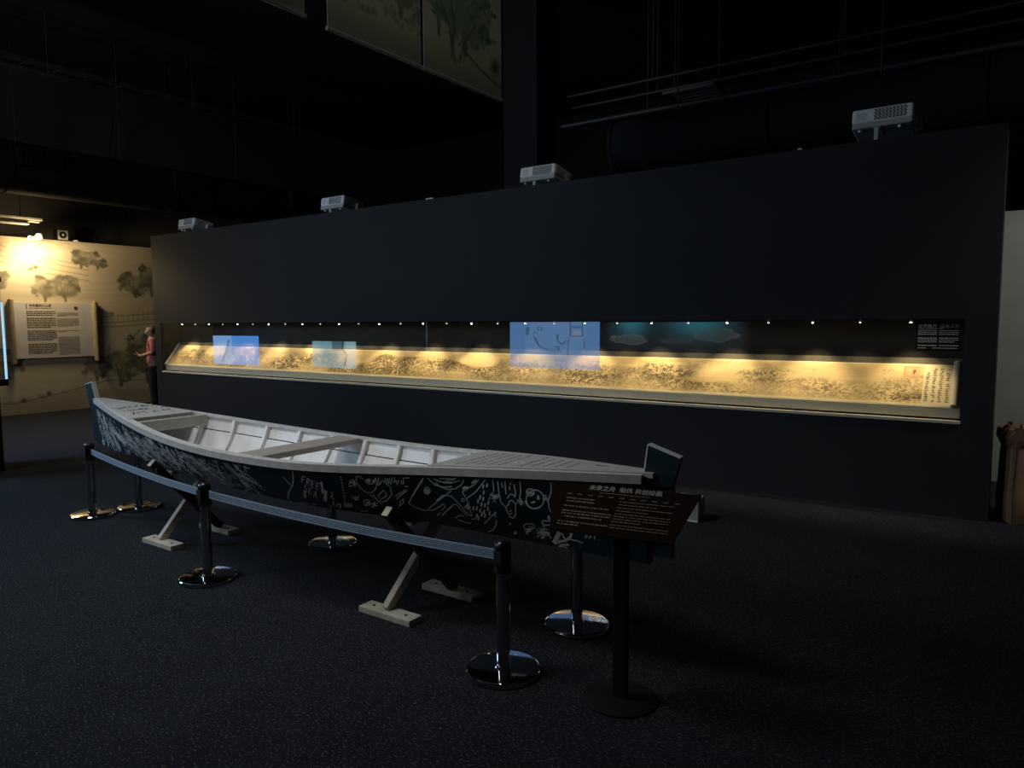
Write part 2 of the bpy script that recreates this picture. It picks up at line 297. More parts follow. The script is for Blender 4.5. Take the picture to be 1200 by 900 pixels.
# case spot lamps: a row along the case ceiling
lx = [ -11.58+.3866*k for k in range(29)]
LY = WY+.13; bodym = None
for k, x in enumerate(lx):
    g = 'row of small spot lamps under the case ceiling'
    t = thing('case_spot_lamp', ('bright' if k % 2 == 0 else 'dimmed')+' tiny spot lamp under the ceiling of the long display case', 'spot lamp', (x, LY, GZ1-.004), 0, g)
    if k == 0:
        h_ = MB().lathe([(.010, 0), (.012, -.004), (.012, -.020), (.009, -.022)], 12).build('housing', 'fix', t); b_ = MB().lathe([(.0085, -.0222), (.008, -.026), (.004, -.029)], 10).build('bulb', 'led', t)
    else:
        c_ = h_.copy(); COL.objects.link(c_); c_.parent = t
        if k == 1: b2_ = MB().lathe([(.0085, -.0222), (.008, -.026), (.004, -.029)], 10).build('bulb', 'leddim', t)
        else: c_ = (b2_ if k % 2 else b_).copy(); COL.objects.link(c_); c_.parent = t
    l = bpy.data.lights.new('case_spot_light', 'SPOT'); l.energy = 24.0 if k % 2 == 0 else 7.; l.color = (1, .80, .44); l.spot_size = math.radians(84); l.spot_blend = .8; l.shadow_soft_size = .012
    lo = bpy.data.objects.new('case_spot_light', l); COL.objects.link(lo); lo.location = (0, 0, -.034); lo.rotation_euler = (math.radians(5), 0, 0); lo.parent = t
# handscroll (generic ink landscape)
scr = thing('handscroll', 'long unrolled painted handscroll lying on the sloped plinth in the case', 'scroll', (-6.2, SF[0], SF[1]))
SX0, SX1 = -11.985, -.43
ny, nx = 84, 2500; xs = np.linspace(SX0, SX1, nx); X, Y = np.meshgrid(xs, np.linspace(0, 1, ny))
img = np.ones((ny, nx, 3))*np.array((.64, .46, .23)); img *= (.75+.5*fbm(ny, nx, 30, 3, 4.))[..., None]; img *= (1-.18*fbm(ny, nx, 1.5, 1, 60.))[..., None]
big = fbm(ny, nx, 46, 2, 3.); mid = fbm(ny, nx, 16, 3, 1.8); fine = fbm(ny, nx, 2.6, 2, 1.3)
dens = np.clip((big-.36)*3.4, 0, 1)+.35; top = .62+.9*(fbm(ny, nx, 30, 2, 4.)-.35)
inside = np.clip((top-Y)*7, 0, 1)*np.clip(Y*10, 0, 1)
lay(img, inside*np.clip((mid-.42)*6, 0, 1)*dens*.75, (.27, .19, .09)); lay(img, inside*dens*np.clip((fine-.46)*8, 0, 1)*.9, (.10, .075, .04))
lay(img, np.clip(1-abs(Y-.8)/.16, 0, 1)*np.clip((mid-.58)*8, 0, 1)*np.clip((fine-.45)*7, 0, 1)*.7, (.22, .17, .10))
lay(img, np.clip((fbm(ny, nx, 22, 2, 14.)-.60)*10, 0, 1)*.35, (.42, .33, .18))
lay(img, ((Y > .965) | (Y < .03))*.8, (.80, .66, .40))
lay(img, (X > -.655)*.85, (.62, .53, .35))
for cxx in (-.625, -.575, -.525, -.475):                                    # columns of brush characters
    for r in np.arange(.10, .92, .052):
        if (cxx == -.625 and r > .8) or RNG.random() < .06: continue
        for q in range(3): lay(img, seg_mask(X, Y*.41, [(cxx+RNG.uniform(-.013, .013), (r+RNG.uniform(-.016, .016))*.41), (cxx+RNG.uniform(-.013, .013), (r+RNG.uniform(-.016, .016))*.41)], .0035), (.06, .05, .04))
sq = (abs(X+.745) < .06)*(abs(Y-.80) < .135); lay(img, sq*.5, (.62, .22, .12)); lay(img, sq*((abs(X+.745) > .052) | (abs(Y-.8) > .115))*.6, (.5, .10, .06))
lay(img, (abs(X+.725) < .012)*(abs(Y-.82) < .10)*np.clip((fine-.4)*9, 0, 1), (.2, .06, .04))
sheet('painted_sheet', (SX0, SF[0], SF[1]+.002), (SX1-SX0, 0, 0), (0, SR[0]-SF[0], SR[1]-SF[1]), img, 'scroll', scr)
sl = V((0, SR[0]-SF[0], SR[1]-SF[1])); nn = V((0, -sl.z, sl.y)).normalized()
for x, r in ((SX0+.005, .020), (SX1+.012, .026)):
    a = V((x, SF[0], SF[1]))+nn*(r+.001)-sl*.03; b = a+sl*1.06
    ro = MB().tube([a, b], r, 16).build('roller', 'paper', scr, True, smooth=True)
    
    for p, q in ((a-sl*.03, a), (b, b+sl*.03)): MB().tube([p, q], r*.55, 12).build('roller_knob', 'parch', ro).location = -scr.location
# text panel on the rear wall of the case
cp = thing('caption_panel', 'black caption panel with white text on the rear of the display case', 'panel', tuple(ony(1099.5, 393, BY-.004)))
p0 = ony(1073, 411, BY-.003); p1 = ony(1127, 376, BY-.003)
MB().box(p0.x, p1.x, BY-.006, BY-.001, p0.z, p1.z-.01).build('backing', 'slot', cp, True)
tx = MB()
def dashes(mb, o, ux, uy, x0, x1, y, h, mean=.02, gap=.006, nrm=None):
    x = x0
    while x < x1:
        L = min(random.uniform(.4, 1.6)*mean, x1-x)
        mb.quad(o+ux*x+uy*(y-h/2), o+ux*(x+L)+uy*(y-h/2), o+ux*(x+L)+uy*(y+h/2), o+ux*x+uy*(y+h/2)); x += L+gap*random.uniform(.4, 1.5)
O = V((p0.x, BY-.0075, p0.z)); UX = V((1, 0, 0)); UZ = V((0, 0, 1)); Wd = p1.x-p0.x; Hh = p1.z-p0.z
for r in range(9):
    if r in (3, 7): continue
    y = Hh*(.68-.062*r); dashes(tx, O, UX, UZ, Wd*.04, Wd*.47, y, Hh*.030, .014, .003); dashes(tx, O, UX, UZ, Wd*.52, Wd*(.95 if r != 6 else .86), y, Hh*.022, .022, .002)
dashes(tx, O, UX, UZ, .04*Wd, .24*Wd, .10*Hh, .018*Hh, .03, .002); dashes(tx, O, UX, UZ, .37*Wd, .94*Wd, .10*Hh, .018*Hh, .03, .002); dashes(tx, O, UX, UZ, .06*Wd, .60*Wd, .745*Hh, .014*Hh, .03, .002)
tx.build('body_text', 'panelt', cp, True)
text_mesh('title_text', '长卷展开  山水人家', .036, 'panelt', cp, basis(V((p0.x+.03*Wd, BY-.0075, p0.z+.82*Hh))-cp.location, (1, 0, 0), (0, 0, 1), (0, -1, 0)))
# projected pictures and one added teal glow on the case glass
for key, (x0, y0, x1, y1) in dict(a=(251, 393.5, 303, 427.3), b=(367, 400, 417, 431), c=(598, 377.3, 703, 432), d=(705, 377.5, 882, 416)).items():
    A = ony(x0, y1, WY); B = ony(x1, y0, WY); zt = ony((x0+x1)/2, y0, WY).z; zb = ony((x0+x1)/2, y1, WY).z
    ny, nx = 90, 180; X, Y = np.meshgrid(np.linspace(0, 1, nx), np.linspace(0, 1, ny)); n = fbm(ny, nx, 7, 3)
    if key == 'a':
        img = np.ones((ny, nx, 3))*np.array((.10, .34, .90)); lay(img, (X < .42)*.55, (.36, .60, .95)); lay(img, np.clip((n-.5)*6, 0, 1)*(Y < .5)*.5, (.55, .60, .62)); lay(img, seg_mask(X, Y, [(.2, .1), (.3, .5), (.36, .85)], .02)*.6, (.05, .12, .2))
        lab = 'bright blue projected picture on the case glass below the end projector'; st = 1.0
    elif key == 'b':
        img = np.ones((ny, nx, 3))*np.array((.26, .50, .60)); lay(img, (X > .46)*(X < .72)*(Y > .66)*.8, (.06, .12, .16)); lay(img, np.clip((n-.5)*6, 0, 1)*(Y < .5)*.4, (.60, .55, .38)); lay(img, seg_mask(X, Y, [(.72, 1.), (.70, .7), (.80, .5), (.74, .1)], .02)*.9, (.03, .06, .08)); lay(img, (X > .78)*.5, (.45, .68, .82))
        lab = 'teal projected picture with a dark branch on the case glass'; st = .75
    elif key == 'd':
        g = np.exp(-((X-.22)/.10)**2-((1-Y)/.40)**2)+.9*np.exp(-((X-.66)/.17)**2-((1-Y)/.40)**2); img = g[..., None]*np.array((.012, .085, .115))+np.array((.004, .006, .007))
        for ex, ey, rx, ry, k_ in ((.20, .46, .125, .15, .75), (.77, .62, .13, .20, .4), (.52, .42, .10, .08, .25)):
            e_ = np.clip(1.1-np.hypot((X-ex)/rx, (Y-ey)/ry)+(n-.5)*.7, 0, 1); lay(img, np.clip(e_*4, 0, 1)*k_*.7, (.040, .046, .046)); lay(img, np.clip(1-abs(e_-.12)*10, 0, 1)*k_, (.085, .085, .075))
        img *= np.clip(np.minimum(X, 1-X)*14, 0, 1)[..., None]; img *= np.clip(Y*6, 0, 1)[..., None]
        lab = 'dim teal glow with pale cloud shapes added on the glass'; st = 1.
    else:
        img = np.ones((ny, nx, 3))*np.array((.17, .37, .78)); lay(img, (X > .18)*(X < .85)*.5, (.24, .46, .82))
        lay(img, (X > .18)*(X < .55)*np.clip((.5-Y-X*.5)*8, 0, 1)*.5, (.22, .50, .58)); ink = (.04, .09, .16)
        for pts, wd in (([(.28, .70), (.33, .50), (.42, .42), (.58, .40)], .006), ([(.30, .66), (.35, .46), (.44, .37), (.60, .37)], .004), ([(.69, 1), (.69, .9), (.82, .9), (.82, 1)], .006), ([(.69, .88), (.82, .88), (.82, .70), (.69, .70), (.69, .88)], .006), ([(.67, .7), (.66, .25)], .004), ([(.84, .65), (.84, .45)], .004), ([(.55, .6), (.60, .52), (.64, .60)], .008), ([(.52, .47), (.56, .47), (.56, .40)], .008), ([(.33, .9), (.37, .9), (.37, .82), (.33, .82), (.33, .9)], .005)):
            lay(img, seg_mask(X, Y, pts, wd)*.8, ink)
        for ex, ey, rx, ry in ((.21, .80, .03, .14), (.31, .76, .04, .06), (.55, .68, .02, .08)): lay(img, np.clip(2*(1-np.hypot((X-ex)/rx, (Y-ey)/ry)), 0, 1)*np.clip((n-.42)*7, 0, 1)*.8, (.05, .14, .15))
        lay(img, (abs(X-.755) < .045)*(abs(Y-.77) < .05)*.6, (.50, .42, .48)); lay(img, (Y < .16)*np.clip((n-.45)*5, 0, 1)*.4, (.6, .6, .7))
        lab = 'large blue projected line drawing of a house and path on the glass'; st = .62
    if key == 'd':
        M['pj_d'] = addmat('projected_light_d')  # faint teal glow with cloud shapes, added over the glass
    else: M['pj_'+key] = printmat('projected_light_'+key, emis=st, see=.42)
    tag(sheet('projected_image_or_glow', (A.x, WY-.002, zb), (B.x-A.x, 0, 0), (0, 0, zt-zb), img, 'pj_'+key), lab, 'projection', 'projected pictures and added teal glow on the case glass')

# ------------------------------------------------------------------ projectors on top of the wall
def projector(xc, zb, label):
    t = thing('projector', label, 'projector', (xc, WY+.02, ZT), 0, 'white projectors along the top of the wall'); z0 = zb-ZT; wd, dp, hh = .46, .36, .165; hw = wd/2; t.rotation_euler = (math.radians(-10), 0, 0)
    MB().box(-hw, hw, 0, dp, z0+.045, z0+hh).build('shell', 'proj', t, bev=.022, seg=4)
    MB().box(-hw+.004, hw-.004, .004, dp-.01, z0, z0+.048).build('base_shell', 'projd', t, bev=.012, seg=3)
    v = MB()
    for r in range(7):
        for c in range(9):
            x = -.06+c*.027+(r % 2)*.008; z = z0+.058+r*.0130; v.box(x, x+.019, -.0012, .004, z, z+.0095)
    v.build('vent_grille', 'slot', t)
    l = MB()
    for r in range(5): l.box(-.195, -.195+.07+.02*((r*7) % 3)/2, -.001, .003, z0+.125-r*.014, z0+.128-r*.014)
    l.build('rating_label', 'inkgrey', t)
    s = MB()
    for r in range(5): s.box(hw-.004, hw+.0012, .05, .20, z0+.06+r*.017, z0+.066+r*.017)
    s.build('side_vent', 'slot', t)
    for sx in (-.17, .13): MB().lathe([(.012, z0-.016), (.014, z0-.012), (.014, z0), (.010, z0+.004)], 14, (sx, .05)).build('foot', 'proj', t)
    MB().box(-.055, -.025, .02, .032, -.003, z0+.01).box(-.07, -.01, .02, .20, z0-.004, z0+.002).build('bracket', 'fix', t)
    MB().box(hw-.01, hw+.035, .22, .30, z0+.03, z0+.11).build('connector_block', 'fix', t, bev=.004)
    MB().tube([(hw+.035, .26, z0+.09), (hw+.07, .24, z0+.06), (hw+.05, .20, z0), (hw-.02, .18, z0-.03), (hw-.06, .22, -.02)], .005, 8).build('cable', 'plastic', t, smooth=True)
    MB().tube([(0, dp-.01, z0+.12), (0, dp+.03, z0+.12)], [.05, .045], 20).build('lens', 'lens', t, smooth=True)
    return t
projector(-11.20, 3.13, 'white projector nearest the mural on the wall top')
projector(-7.70, 3.13, 'white projector on the wall above the teal projected picture')
projector(-4.40, 3.13, 'white projector on the wall above the large blue line drawing')
projector(-1.02, 3.19, 'white projector at the bag end of the wall top')
for (px, py, lb) in ((505, 237, 'small pale junction box on the wall top between two projectors'), (938, 175, 'small pale sensor box on the wall top beside the last projector')):
    p = ony(px, py, WY+.06); t = thing('junction_box', lb, 'box', (p.x, WY+.06, ZT)); MB().box(-.06 if px < 600 else -.02, .06 if px < 600 else .02, -.03, .03, 0, .022).build('case', 'fix', t, bev=.004); MB().box(-.01, .01, .03, .04, .004, .014).build('cable_gland', 'plastic', t)

# ------------------------------------------------------------------ ceiling services
def duct_y(x, z, r, y0, y1, label):
    t = thing('air_duct', label, 'duct', (x, y0, z)); MB().tube([(0, 0, 0), (0, y1-y0, 0)], r, 28).build('duct_pipe', 'duct', t, smooth=True)
    for y in (1.0, 1.28, 3.9, 4.6): MB().tube([(0, y, 0), (0, y+.03, 0)], r+.012, 28).build('joint_ring', 'duct', t, smooth=True)
    for y in (5.25, 7.75, 10.3):
        g = MB(); yl = y-y0; a = math.radians(12)
        g.box(r-.06, r+.055, yl-.31, yl+.31, -.02, .26); gb = g.build('grille_box', 'duct', t)
        MB().box(r+.05, r+.062, yl-.26, yl+.26, .02, .22).build('grille_opening', 'slot', gb)
        for k in range(9): MB().box(r+.056, r+.07, yl-.26+k*.058, yl-.253+k*.058, .02, .22).build('grille_bar', 'duct', gb)
    for y in (.5, 3.1, 5.4): MB().tube([(0, y, r), (0, y, 6.4-z)], .008, 6).build('hanger_rod', 'pipe', t)
    return t
duct_y(-13.0, 4.03, .40, 3.6, 11.6, 'round grey air duct with side grilles above the mural wall')
t = thing('air_duct', 'round dark air duct running above and behind the charcoal wall', 'duct', (-4.3, 8.5, 3.78))
MB().tube([(0, 0, 0), (8.5, 0, 0)], .32, 28).build('duct_pipe', 'duct', t, smooth=True)
for x in (0.02, 1.9, 3.9, 5.9): MB().tube([(x, 0, 0), (x+.04, 0, 0)], .335, 28).build('joint_ring', 'duct', t, smooth=True)
for x in (.8, 3.0, 5.2): MB().tube([(x, 0, .32), (x, 0, 2.62)], .008, 6).build('hanger_rod', 'pipe', t)
def tray(loc, L, ax, w_, label):
    t = thing('cable_tray', label, 'cable tray', loc); d = V((1, 0, 0)) if ax == 'x' else V((0, 1, 0)); n = V((0, 1, 0)) if ax == 'x' else V((1, 0, 0))
    for s in (-1, 1): MB().bar(n*(s*w_/2), d*L+n*(s*w_/2), .012, .07, n).build('side_rail', 'pipe', t)
    k = 0.15
    while k < L: MB().bar(d*k-n*(w_/2), d*k+n*(w_/2), .03, .012, d).build('rung', 'pipe', t); k += .5
    for k in (.6, L*.5, L-.6): MB().tube([d*k, d*k+V((0, 0, 6.4-loc[2]))], .006, 6).build('hanger_rod', 'pipe', t)
tray((-13.2, 4.2, 5.75), 7., 'y', .35, 'dark ladder cable tray hung over the round duct')
for z, y0, lb in ((5.44, 8.2, 'thin grey conduit pipe hung under the cable tray'),):
    t = thing('conduit_pipe', lb, 'pipe', (-12.5, 4.2, z)); MB().tube([(0, 0, 0), (0, 7., 0)], .025, 10).build('pipe', 'pipe', t, smooth=True)
    for y in (1.2, 3.6, 6.): MB().tube([(0, y, 0), (0, y, 6.4-z)], .006, 6).build('hanger_rod', 'pipe', t)
for y, z, lb in ((9.1, 4.74, 'upper thin conduit pipe over the duct behind the wall'), (9.25, 4.62, 'middle thin conduit pipe over the duct behind the wall'), (8.95, 4.30, 'lower conduit pipe running just over the duct behind the wall')):
    t = thing('conduit_pipe', lb, 'pipe', (-5.4, y, z)); MB().tube([(0, 0, 0), (9.5, 0, 0)], .018 if z > 4.3 else .03, 10).build('pipe', 'pipe', t, smooth=True)
    for x in (1.3, 3.6, 5.9): MB().tube([(x, 0, 0), (x, 0, 6.4-z)], .006, 6).build('hanger_rod', 'pipe', t)
t = thing('ceiling_vent', 'square dark vent frame hung over the duct behind the wall', 'vent', (-3.66, 9.5, 4.55))
MB().box(-.35, .35, -.3, -.27, 0, .04).box(-.35, .35, .27, .3, 0, .04).box(-.35, -.32, -.27, .27, 0, .04).box(.32, .35, -.27, .27, 0, .04).build('frame', 'pipe', t)
for k in range(4): MB().box(-.3, .3, -.2+k*.12, -.18+k*.12, .01, .02).build('slat', 'pipe', t)
for sx in (-.3, .3): MB().tube([(sx, 0, .04), (sx, 0, 1.9)], .006, 6).build('hanger_rod', 'pipe', t)

# ------------------------------------------------------------------ hanging banners (generic trees)
BXp = -4.6
def banner(y0, y1, z0, z1, kind, label):
    t = thing('hanging_banner', label, 'banner', (BXp, (y0+y1)/2, z0), 0, 'printed landscape banners hung from the ceiling'); ny, nx = 220, 130
    X, Y = np.meshgrid(np.linspace(0, y1-y0, nx), np.linspace(0, z1-z0, ny)); N = fbm(ny, nx, 7, 4); img = np.ones((ny, nx, 3))*np.array((.23, .245, .165)); img *= (.75+.5*fbm(ny, nx, 40, 3))[..., None]
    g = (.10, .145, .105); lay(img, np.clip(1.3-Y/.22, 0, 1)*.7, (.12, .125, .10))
    if kind == 0:
        tree(img, X, Y, N, .62, .36, .40, .40, (.075, .12, .085)); tree(img, X, Y, N, .42, .38, .36, .44, g); tree(img, X, Y, N, .55, .75, .52, .5, (.08, .125, .09), trunk=False); tree(img, X, Y, N, .22, .42, .24, .42, g)
        for p in ([(.40, .20), (.45, .45), (.40, .8)], [(.52, .18), (.62, .42), (.80, .62)], [(.46, .15), (.36, .5), (.2, .8)], [(.6, .32), (.9, .19), (1.25, .10)]): lay(img, seg_mask(X, Y, p, .013)*.85, (.06, .06, .045))
        lay(img, np.clip(1.5-np.hypot((X-1.12)/.09, (Y-.28)/.09), 0, 1)*np.clip(N*4-1.4, 0, 1), (.07, .06, .05))
    else:
        for k in range(5): lay(img, seg_mask(X, Y, [(0, .75+k*.1), (.4, .66+k*.11), (.8, .8+k*.12), (1.3, .8+k*.1)], .008)*.7, (.10, .11, .08))
        tree(img, X, Y, N, .85, .42, .35, .4, g); tree(img, X, Y, N, .35, .70, .3, .35, g); lay(img, np.clip((N-.47)*7, 0, 1)*(Y < .9)*(Y > .25)*.7, (.10, .115, .08)); lay(img, np.clip(1.3-np.hypot((X-.9)/.15, (Y-.85)/.15), 0, 1)*.5, (.34, .34, .30))
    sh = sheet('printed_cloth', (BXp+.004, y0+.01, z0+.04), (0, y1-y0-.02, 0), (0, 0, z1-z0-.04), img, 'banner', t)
    MB().box(BXp-.004, BXp+.003, y0+.01, y1-.01, z0+.03, z1).build('cloth_back', 'banedge', t, True)
    MB().tube([(BXp, y0, z0+.02), (BXp, y1, z0+.02)], .018, 10).build('bottom_rod', 'banedge', t, True, smooth=True); MB().tube([(BXp, y0, z1), (BXp, y1, z1)], .015, 10).build('top_rod', 'banedge', t, True)
    for y in (y0+.1, y1-.1): MB().tube([(BXp, y, z1), (BXp, y, 6.4)], .003, 6).build('wire', 'pipe', t, True)
bb = [onx(px, py, BXp) for px, py in ((315, 0), (358, 18), (383, 35), (495, 83), (588, 121))]
z0 = (bb[2].z+bb[4].z)/2
banner(bb[3].y+.01, bb[4].y, z0, 6.0, 0, 'hanging banner printed with a large leafy tree')
banner(bb[2].y, bb[3].y-.01, z0, 6.0, 1, 'hanging banner printed with a hillside beside the tree banner')
banner(bb[1].y-1.15, bb[1].y, z0+.02, 6.0, 1, 'hanging banner separated by a gap from the other two')

# ------------------------------------------------------------------ things at the mural wall
MXF = -14.452
tb = thing('text_board', 'scroll shaped text board with curled wooden ends on the mural wall', 'text board', (MXF, 6.1, .97))
MB().box(MXF, MXF+.03, 5.44, 6.76, .985, 1.975).build('board', 'paper', tb, True)
ny, nx = 150, 200; X, Y = np.meshgrid(np.linspace(0, 1, nx), np.linspace(0, 1, ny)); img = np.ones((ny, nx, 3))*np.array((.60, .57, .52)); lay(img, (X < .14)*1., (.56, .57, .60)); lay(img, (X > .86)*1., (.56, .57, .60)); img *= (.93+.14*fbm(ny, nx, 20, 2))[..., None]
sheet('printed_face', (MXF+.032, 5.44, .985), (0, 1.32, 0), (0, 0, .99), img, 'board', tb)
for y, zt_ in ((5.40, 2.02), (6.80, 2.0)):
    MB().tube([(MXF+.05, y, .90), (MXF+.05, y, zt_)], .045, 16).build('rolled_end', 'parch', tb, True, smooth=True); e = MB(); e.tube([(MXF+.05, y, zt_), (MXF+.05, y, zt_+.03)], [.03, .012], 10); e.tube([(MXF+.05, y, .87), (MXF+.05, y, .90)], [.012, .03], 10); e.build('finial', 'parch', tb, True)
O = V((MXF+.034, 5.44, .985)); tx = MB(); tx2 = MB(); UX = V((0, 1, 0))
rows = [(.83, 3), (.71, 6), (.485, 6), (.25, 6)]
for y, n_ in rows:
    for k in range(n_): dashes(tx, O, UX, UZ, .205, .205+(.475 if k < n_-1 else .25+.2*random.random()), y-.032*k, .016, .030, .008)
for y, n_ in ((.81, 2), (.70, 4), (.485, 1), (.37, 4), (.23, 5)):
    for k in range(n_*2): dashes(tx2, O, UX, UZ, .70, 1.07 if k < n_*2-1 else .85, y-.020*k, .008, .03, .006)
dashes(tx2, O, UX, UZ, .25, .62, .892, .010, .03, .006); tx.box(O.x, O.x+.001, 5.44+.205, 5.44+.218, .985+.875, .985+.965)
tx.build('body_text', 'ink', tb, True); tx2.build('small_text', 'inkgrey', tb, True)
text_mesh('title_text', '长卷里的江山图', .052, 'ink', tb, basis(V((MXF+.034, 5.69, .985+.935))-tb.location, (0, 1, 0), (0, 0, 1), (1, 0, 0)))
MB().lathe([(.001, 0), (.035, 0), (.035, .002), (.001, .002)], 6).build('emblem', 'red', tb).matrix_local = basis(V((MXF+.034, 6.47, .985+.90))-tb.location, (0, 1, 0), (0, 0, 1), (1, 0, 0))

sp = thing('wall_spotlight', 'bright warm spotlight on a short arm at the top of the mural', 'spotlight', (-14.45, 5.80, 3.12))
MB().tube([(0, .05, .02), (.14, .05, .03), (.22, .02, .02)], .014, 10).build('arm', 'fix', sp, smooth=True)
MB().lathe([(.02, -.05), (.055, -.04), (.06, .0), (.05, .045), (.02, .055)], 16, (.25, .04)).build('head', 'fix', sp, smooth=True)
MB().tube([(.25, .03, .0), (.25, -.06, -.02)], .012, 8).build('lamp_holder', 'fix', sp)
MB().lathe([(.006, -.075), (.028, -.06), (.034, -.035), (.028, -.012), (.008, .0)], 14, (.25, -.11)).build('bulb', 'bulb', sp, smooth=True)
l = bpy.data.lights.new('mural_lamp_spill', 'POINT'); l.energy = 18; l.color = (1, .72, .36); l.shadow_soft_size = .06
lo = bpy.data.objects.new('mural_lamp_spill', l); COL.objects.link(lo); lo.location = (.34, -.11, -.06); lo.parent = sp
l = bpy.data.lights.new('mural_lamp_light', 'SPOT'); l.spot_size = math.radians(168); l.spot_blend = .35; l.energy = 125; l.color = (1, .74, .40); l.shadow_soft_size = .22
lo = bpy.data.objects.new('mural_lamp_light', l); COL.objects.link(lo); lo.location = (.42, -.11, -.10); lo.parent = sp; lo.rotation_euler = V((-.12, .45, -1)).to_track_quat('-Z', 'Y').to_euler()
t = thing('tube_light_fixture', 'unlit double tube light fitting over the mural spotlight', 'light fitting', (-14.3, 5.3, 3.40))
MB().box(-.08, .08, -.9, .62, 0, .05).build('housing', 'fix', t, bev=.01); MB().box(-.03, .09, -.9, .40, -.09, -.055).build('reflector', 'fix', t, bev=.01)
MB().tube([(.02, -.88, -.02), (.02, .58, -.02)], .016, 10).build('tube', 'paper', t, smooth=True); MB().box(-.15, -.02, -.5, -.4, .0, .05).build('wall_bracket', 'pipe', t)
for y in (-.6, .3): MB().tube([(0, y, .05), (0, y, 3.0)], .006, 6).build('hanger_rod', 'pipe', t)
t = thing('wall_speaker', 'small square speaker box on top of the mural wall', 'speaker', (-14.5, 6.32, 3.11))
MB().box(-.08, .08, -.10, .10, 0, .20).build('cabinet', 'black', t, bev=.008); MB().box(.08, .083, -.085, .085, .015, .185).build('front_plate', 'projd', t)
MB().tube([(.083, 0, .10), (.09, 0, .10)], [.065, .05], 20).build('cone', 'slot', t); MB().tube([(.09, 0, .10), (.096, 0, .10)], [.02, .012], 12).build('dust_cap', 'fix', t)
t = thing('small_lamp', 'small white lamp head lying on the mural wall top', 'lamp', (-14.5, 6.58, 3.11)); MB().lathe([(.02, 0), (.06, .005), (.05, .03), (.01, .04)], 14).build('cap', 'fix', t, smooth=True); MB().box(-.1, -.05, -.02, .02, 0, .015).build('mount', 'pipe', t)
for px0, py0, px1, py1, lb in ((125, 225, 110, 286, 'thin black cable hanging behind the mural top'), (131, 225, 117, 287, 'second thin black cable hanging behind the mural top')):
    a = onx(px0, py0, -14.7); b = onx(px1, py1, -14.7); o = MB().tube([V((a.x, a.y+.2, 5.6)), a, b, (b.x, b.y, 2.9)], .012, 6).build('hanging_cable', 'plastic'); tag(o, lb, 'cable')

# vitrine at the left edge of the picture
t = thing('display_pedestal', 'black display pedestal with a glass hood and glowing corner edge', 'pedestal', (-9.35, 2.93, 0))
MB().box(-.32, .32, -.32, .30, 0, .93).build('plinth', 'black', t, bev=.005); MB().box(-.34, .34, -.34, .385, .93, 1.0).build('top_plate', 'black', t, bev=.004)
for sx in (-.30, .30): MB().quad((sx, -.30, 1.0), (sx, .375, 1.0), (sx, .375, 2.05), (sx, -.30, 2.05)).build('glass_side', 'glass', t)
for sy in (-.30, .375): MB().quad((-.30, sy, 1.0), (.30, sy, 1.0), (.30, sy, 2.05), (-.30, sy, 2.05)).build('glass_side', 'glass', t)
MB().box(-.31, .31, -.31, .385, 2.05, 2.10).build('lid', 'black', t); MB().box(.288, .304, .372, .390, 1.0, 1.83).build('light_strip', 'ledb', t)

# ------------------------------------------------------------------ the boat
BXL, BXR, BYC = -6.334, -1.331, 2.98
KW = [.03, .194, .331, .422, .45, .411, .297, .188, .05]; KZ = [.964, .915, .868, .830, .813, .817, .849, .885, .908]
KC = [.021, .121, .205, .262, .284, .258, .190, .116, .034]; KB = [.592, .584, .582, .566, .549, .543, .552, .534, .509]
def spline(kn):
    kn = np.array(kn, float); n = len(kn); h = 1/(n-1); A = np.eye(n)*4; A[0, 0] = A[-1, -1] = 1
    for i in range(1, n-1): A[i, i-1] = A[i, i+1] = 1
    b = np.zeros(n); b[1:-1] = 6*(kn[2:]-2*kn[1:-1]+kn[:-2])/h/h; Mm = np.linalg.solve(A, b)
    def f(u):
        i = min(max(int(u/h), 0), n-2); t = u-i*h; a = h-t
        return float((Mm[i]*a**3+Mm[i+1]*t**3)/(6*h)+(kn[i]/h-Mm[i]*h/6)*a+(kn[i+1]/h-Mm[i+1]*h/6)*t)
    return f
fW, fZ, fC, fB = spline(KW), spline(KZ), spline(KC), spline(KB)
def st(x): u = (x-BXL)/(BXR-BXL); return fW(u), fZ(u), fC(u), fB(u)
def side(x, t, s, inset=0.):                 # t 0 gunwale .. 1 chine ; s=-1 near side
    W, Z, C, B = st(x); w_ = W+(C-W)*t+.022*math.sin(math.pi*t)*min(1, W/.2); return V((x, BYC+s*max(w_-inset, .004), Z+(B-Z)*t))
boat = thing('wooden_boat', 'long wooden boat painted dark teal with white line drawings, white inside', 'boat', (-3.83, BYC, .54))
xs = [BXL+(BXR-BXL)*k/72 for k in range(73)]; ts = [0, .14, .28, .42, .56, .70, .85, 1]
hb = MB(); rows_ = []
for x in xs:
    W, Z, C, B = st(x); r = [side(x, t, -1) for t in ts]+[V((x, BYC, B-.012))]+[side(x, t, 1) for t in reversed(ts)]; rows_.append(r)
n = len(rows_[0]); hb.v = [p for r in rows_ for p in r]
hb.f = [(i*n+k, i*n+k+1, (i+1)*n+k+1, (i+1)*n+k) for i in range(72) for k in range(n-1)]+[tuple(range(n)), tuple(72*n+k for k in reversed(range(n)))]
BVH = BVHTree.FromPolygons([tuple(p) for p in hb.v], hb.f)
hb.build('hull', 'teal', boat, True, smooth=True)
def shell(name, t0, t1, s, inset, m, x0=BXL+.12, x1=BXR-.1, n=60):
    b = MB(); X_ = [x0+(x1-x0)*k/n for k in range(n+1)]; T_ = [t0+(t1-t0)*k/5 for k in range(6)]
    b.v = [side(x, t, s, inset) for x in X_ for t in T_]; b.f = [(i*6+k, i*6+k+1, (i+1)*6+k+1, (i+1)*6+k) for i in range(n) for k in range(5)]
    return b.build(name, m, boat, True, smooth=True)
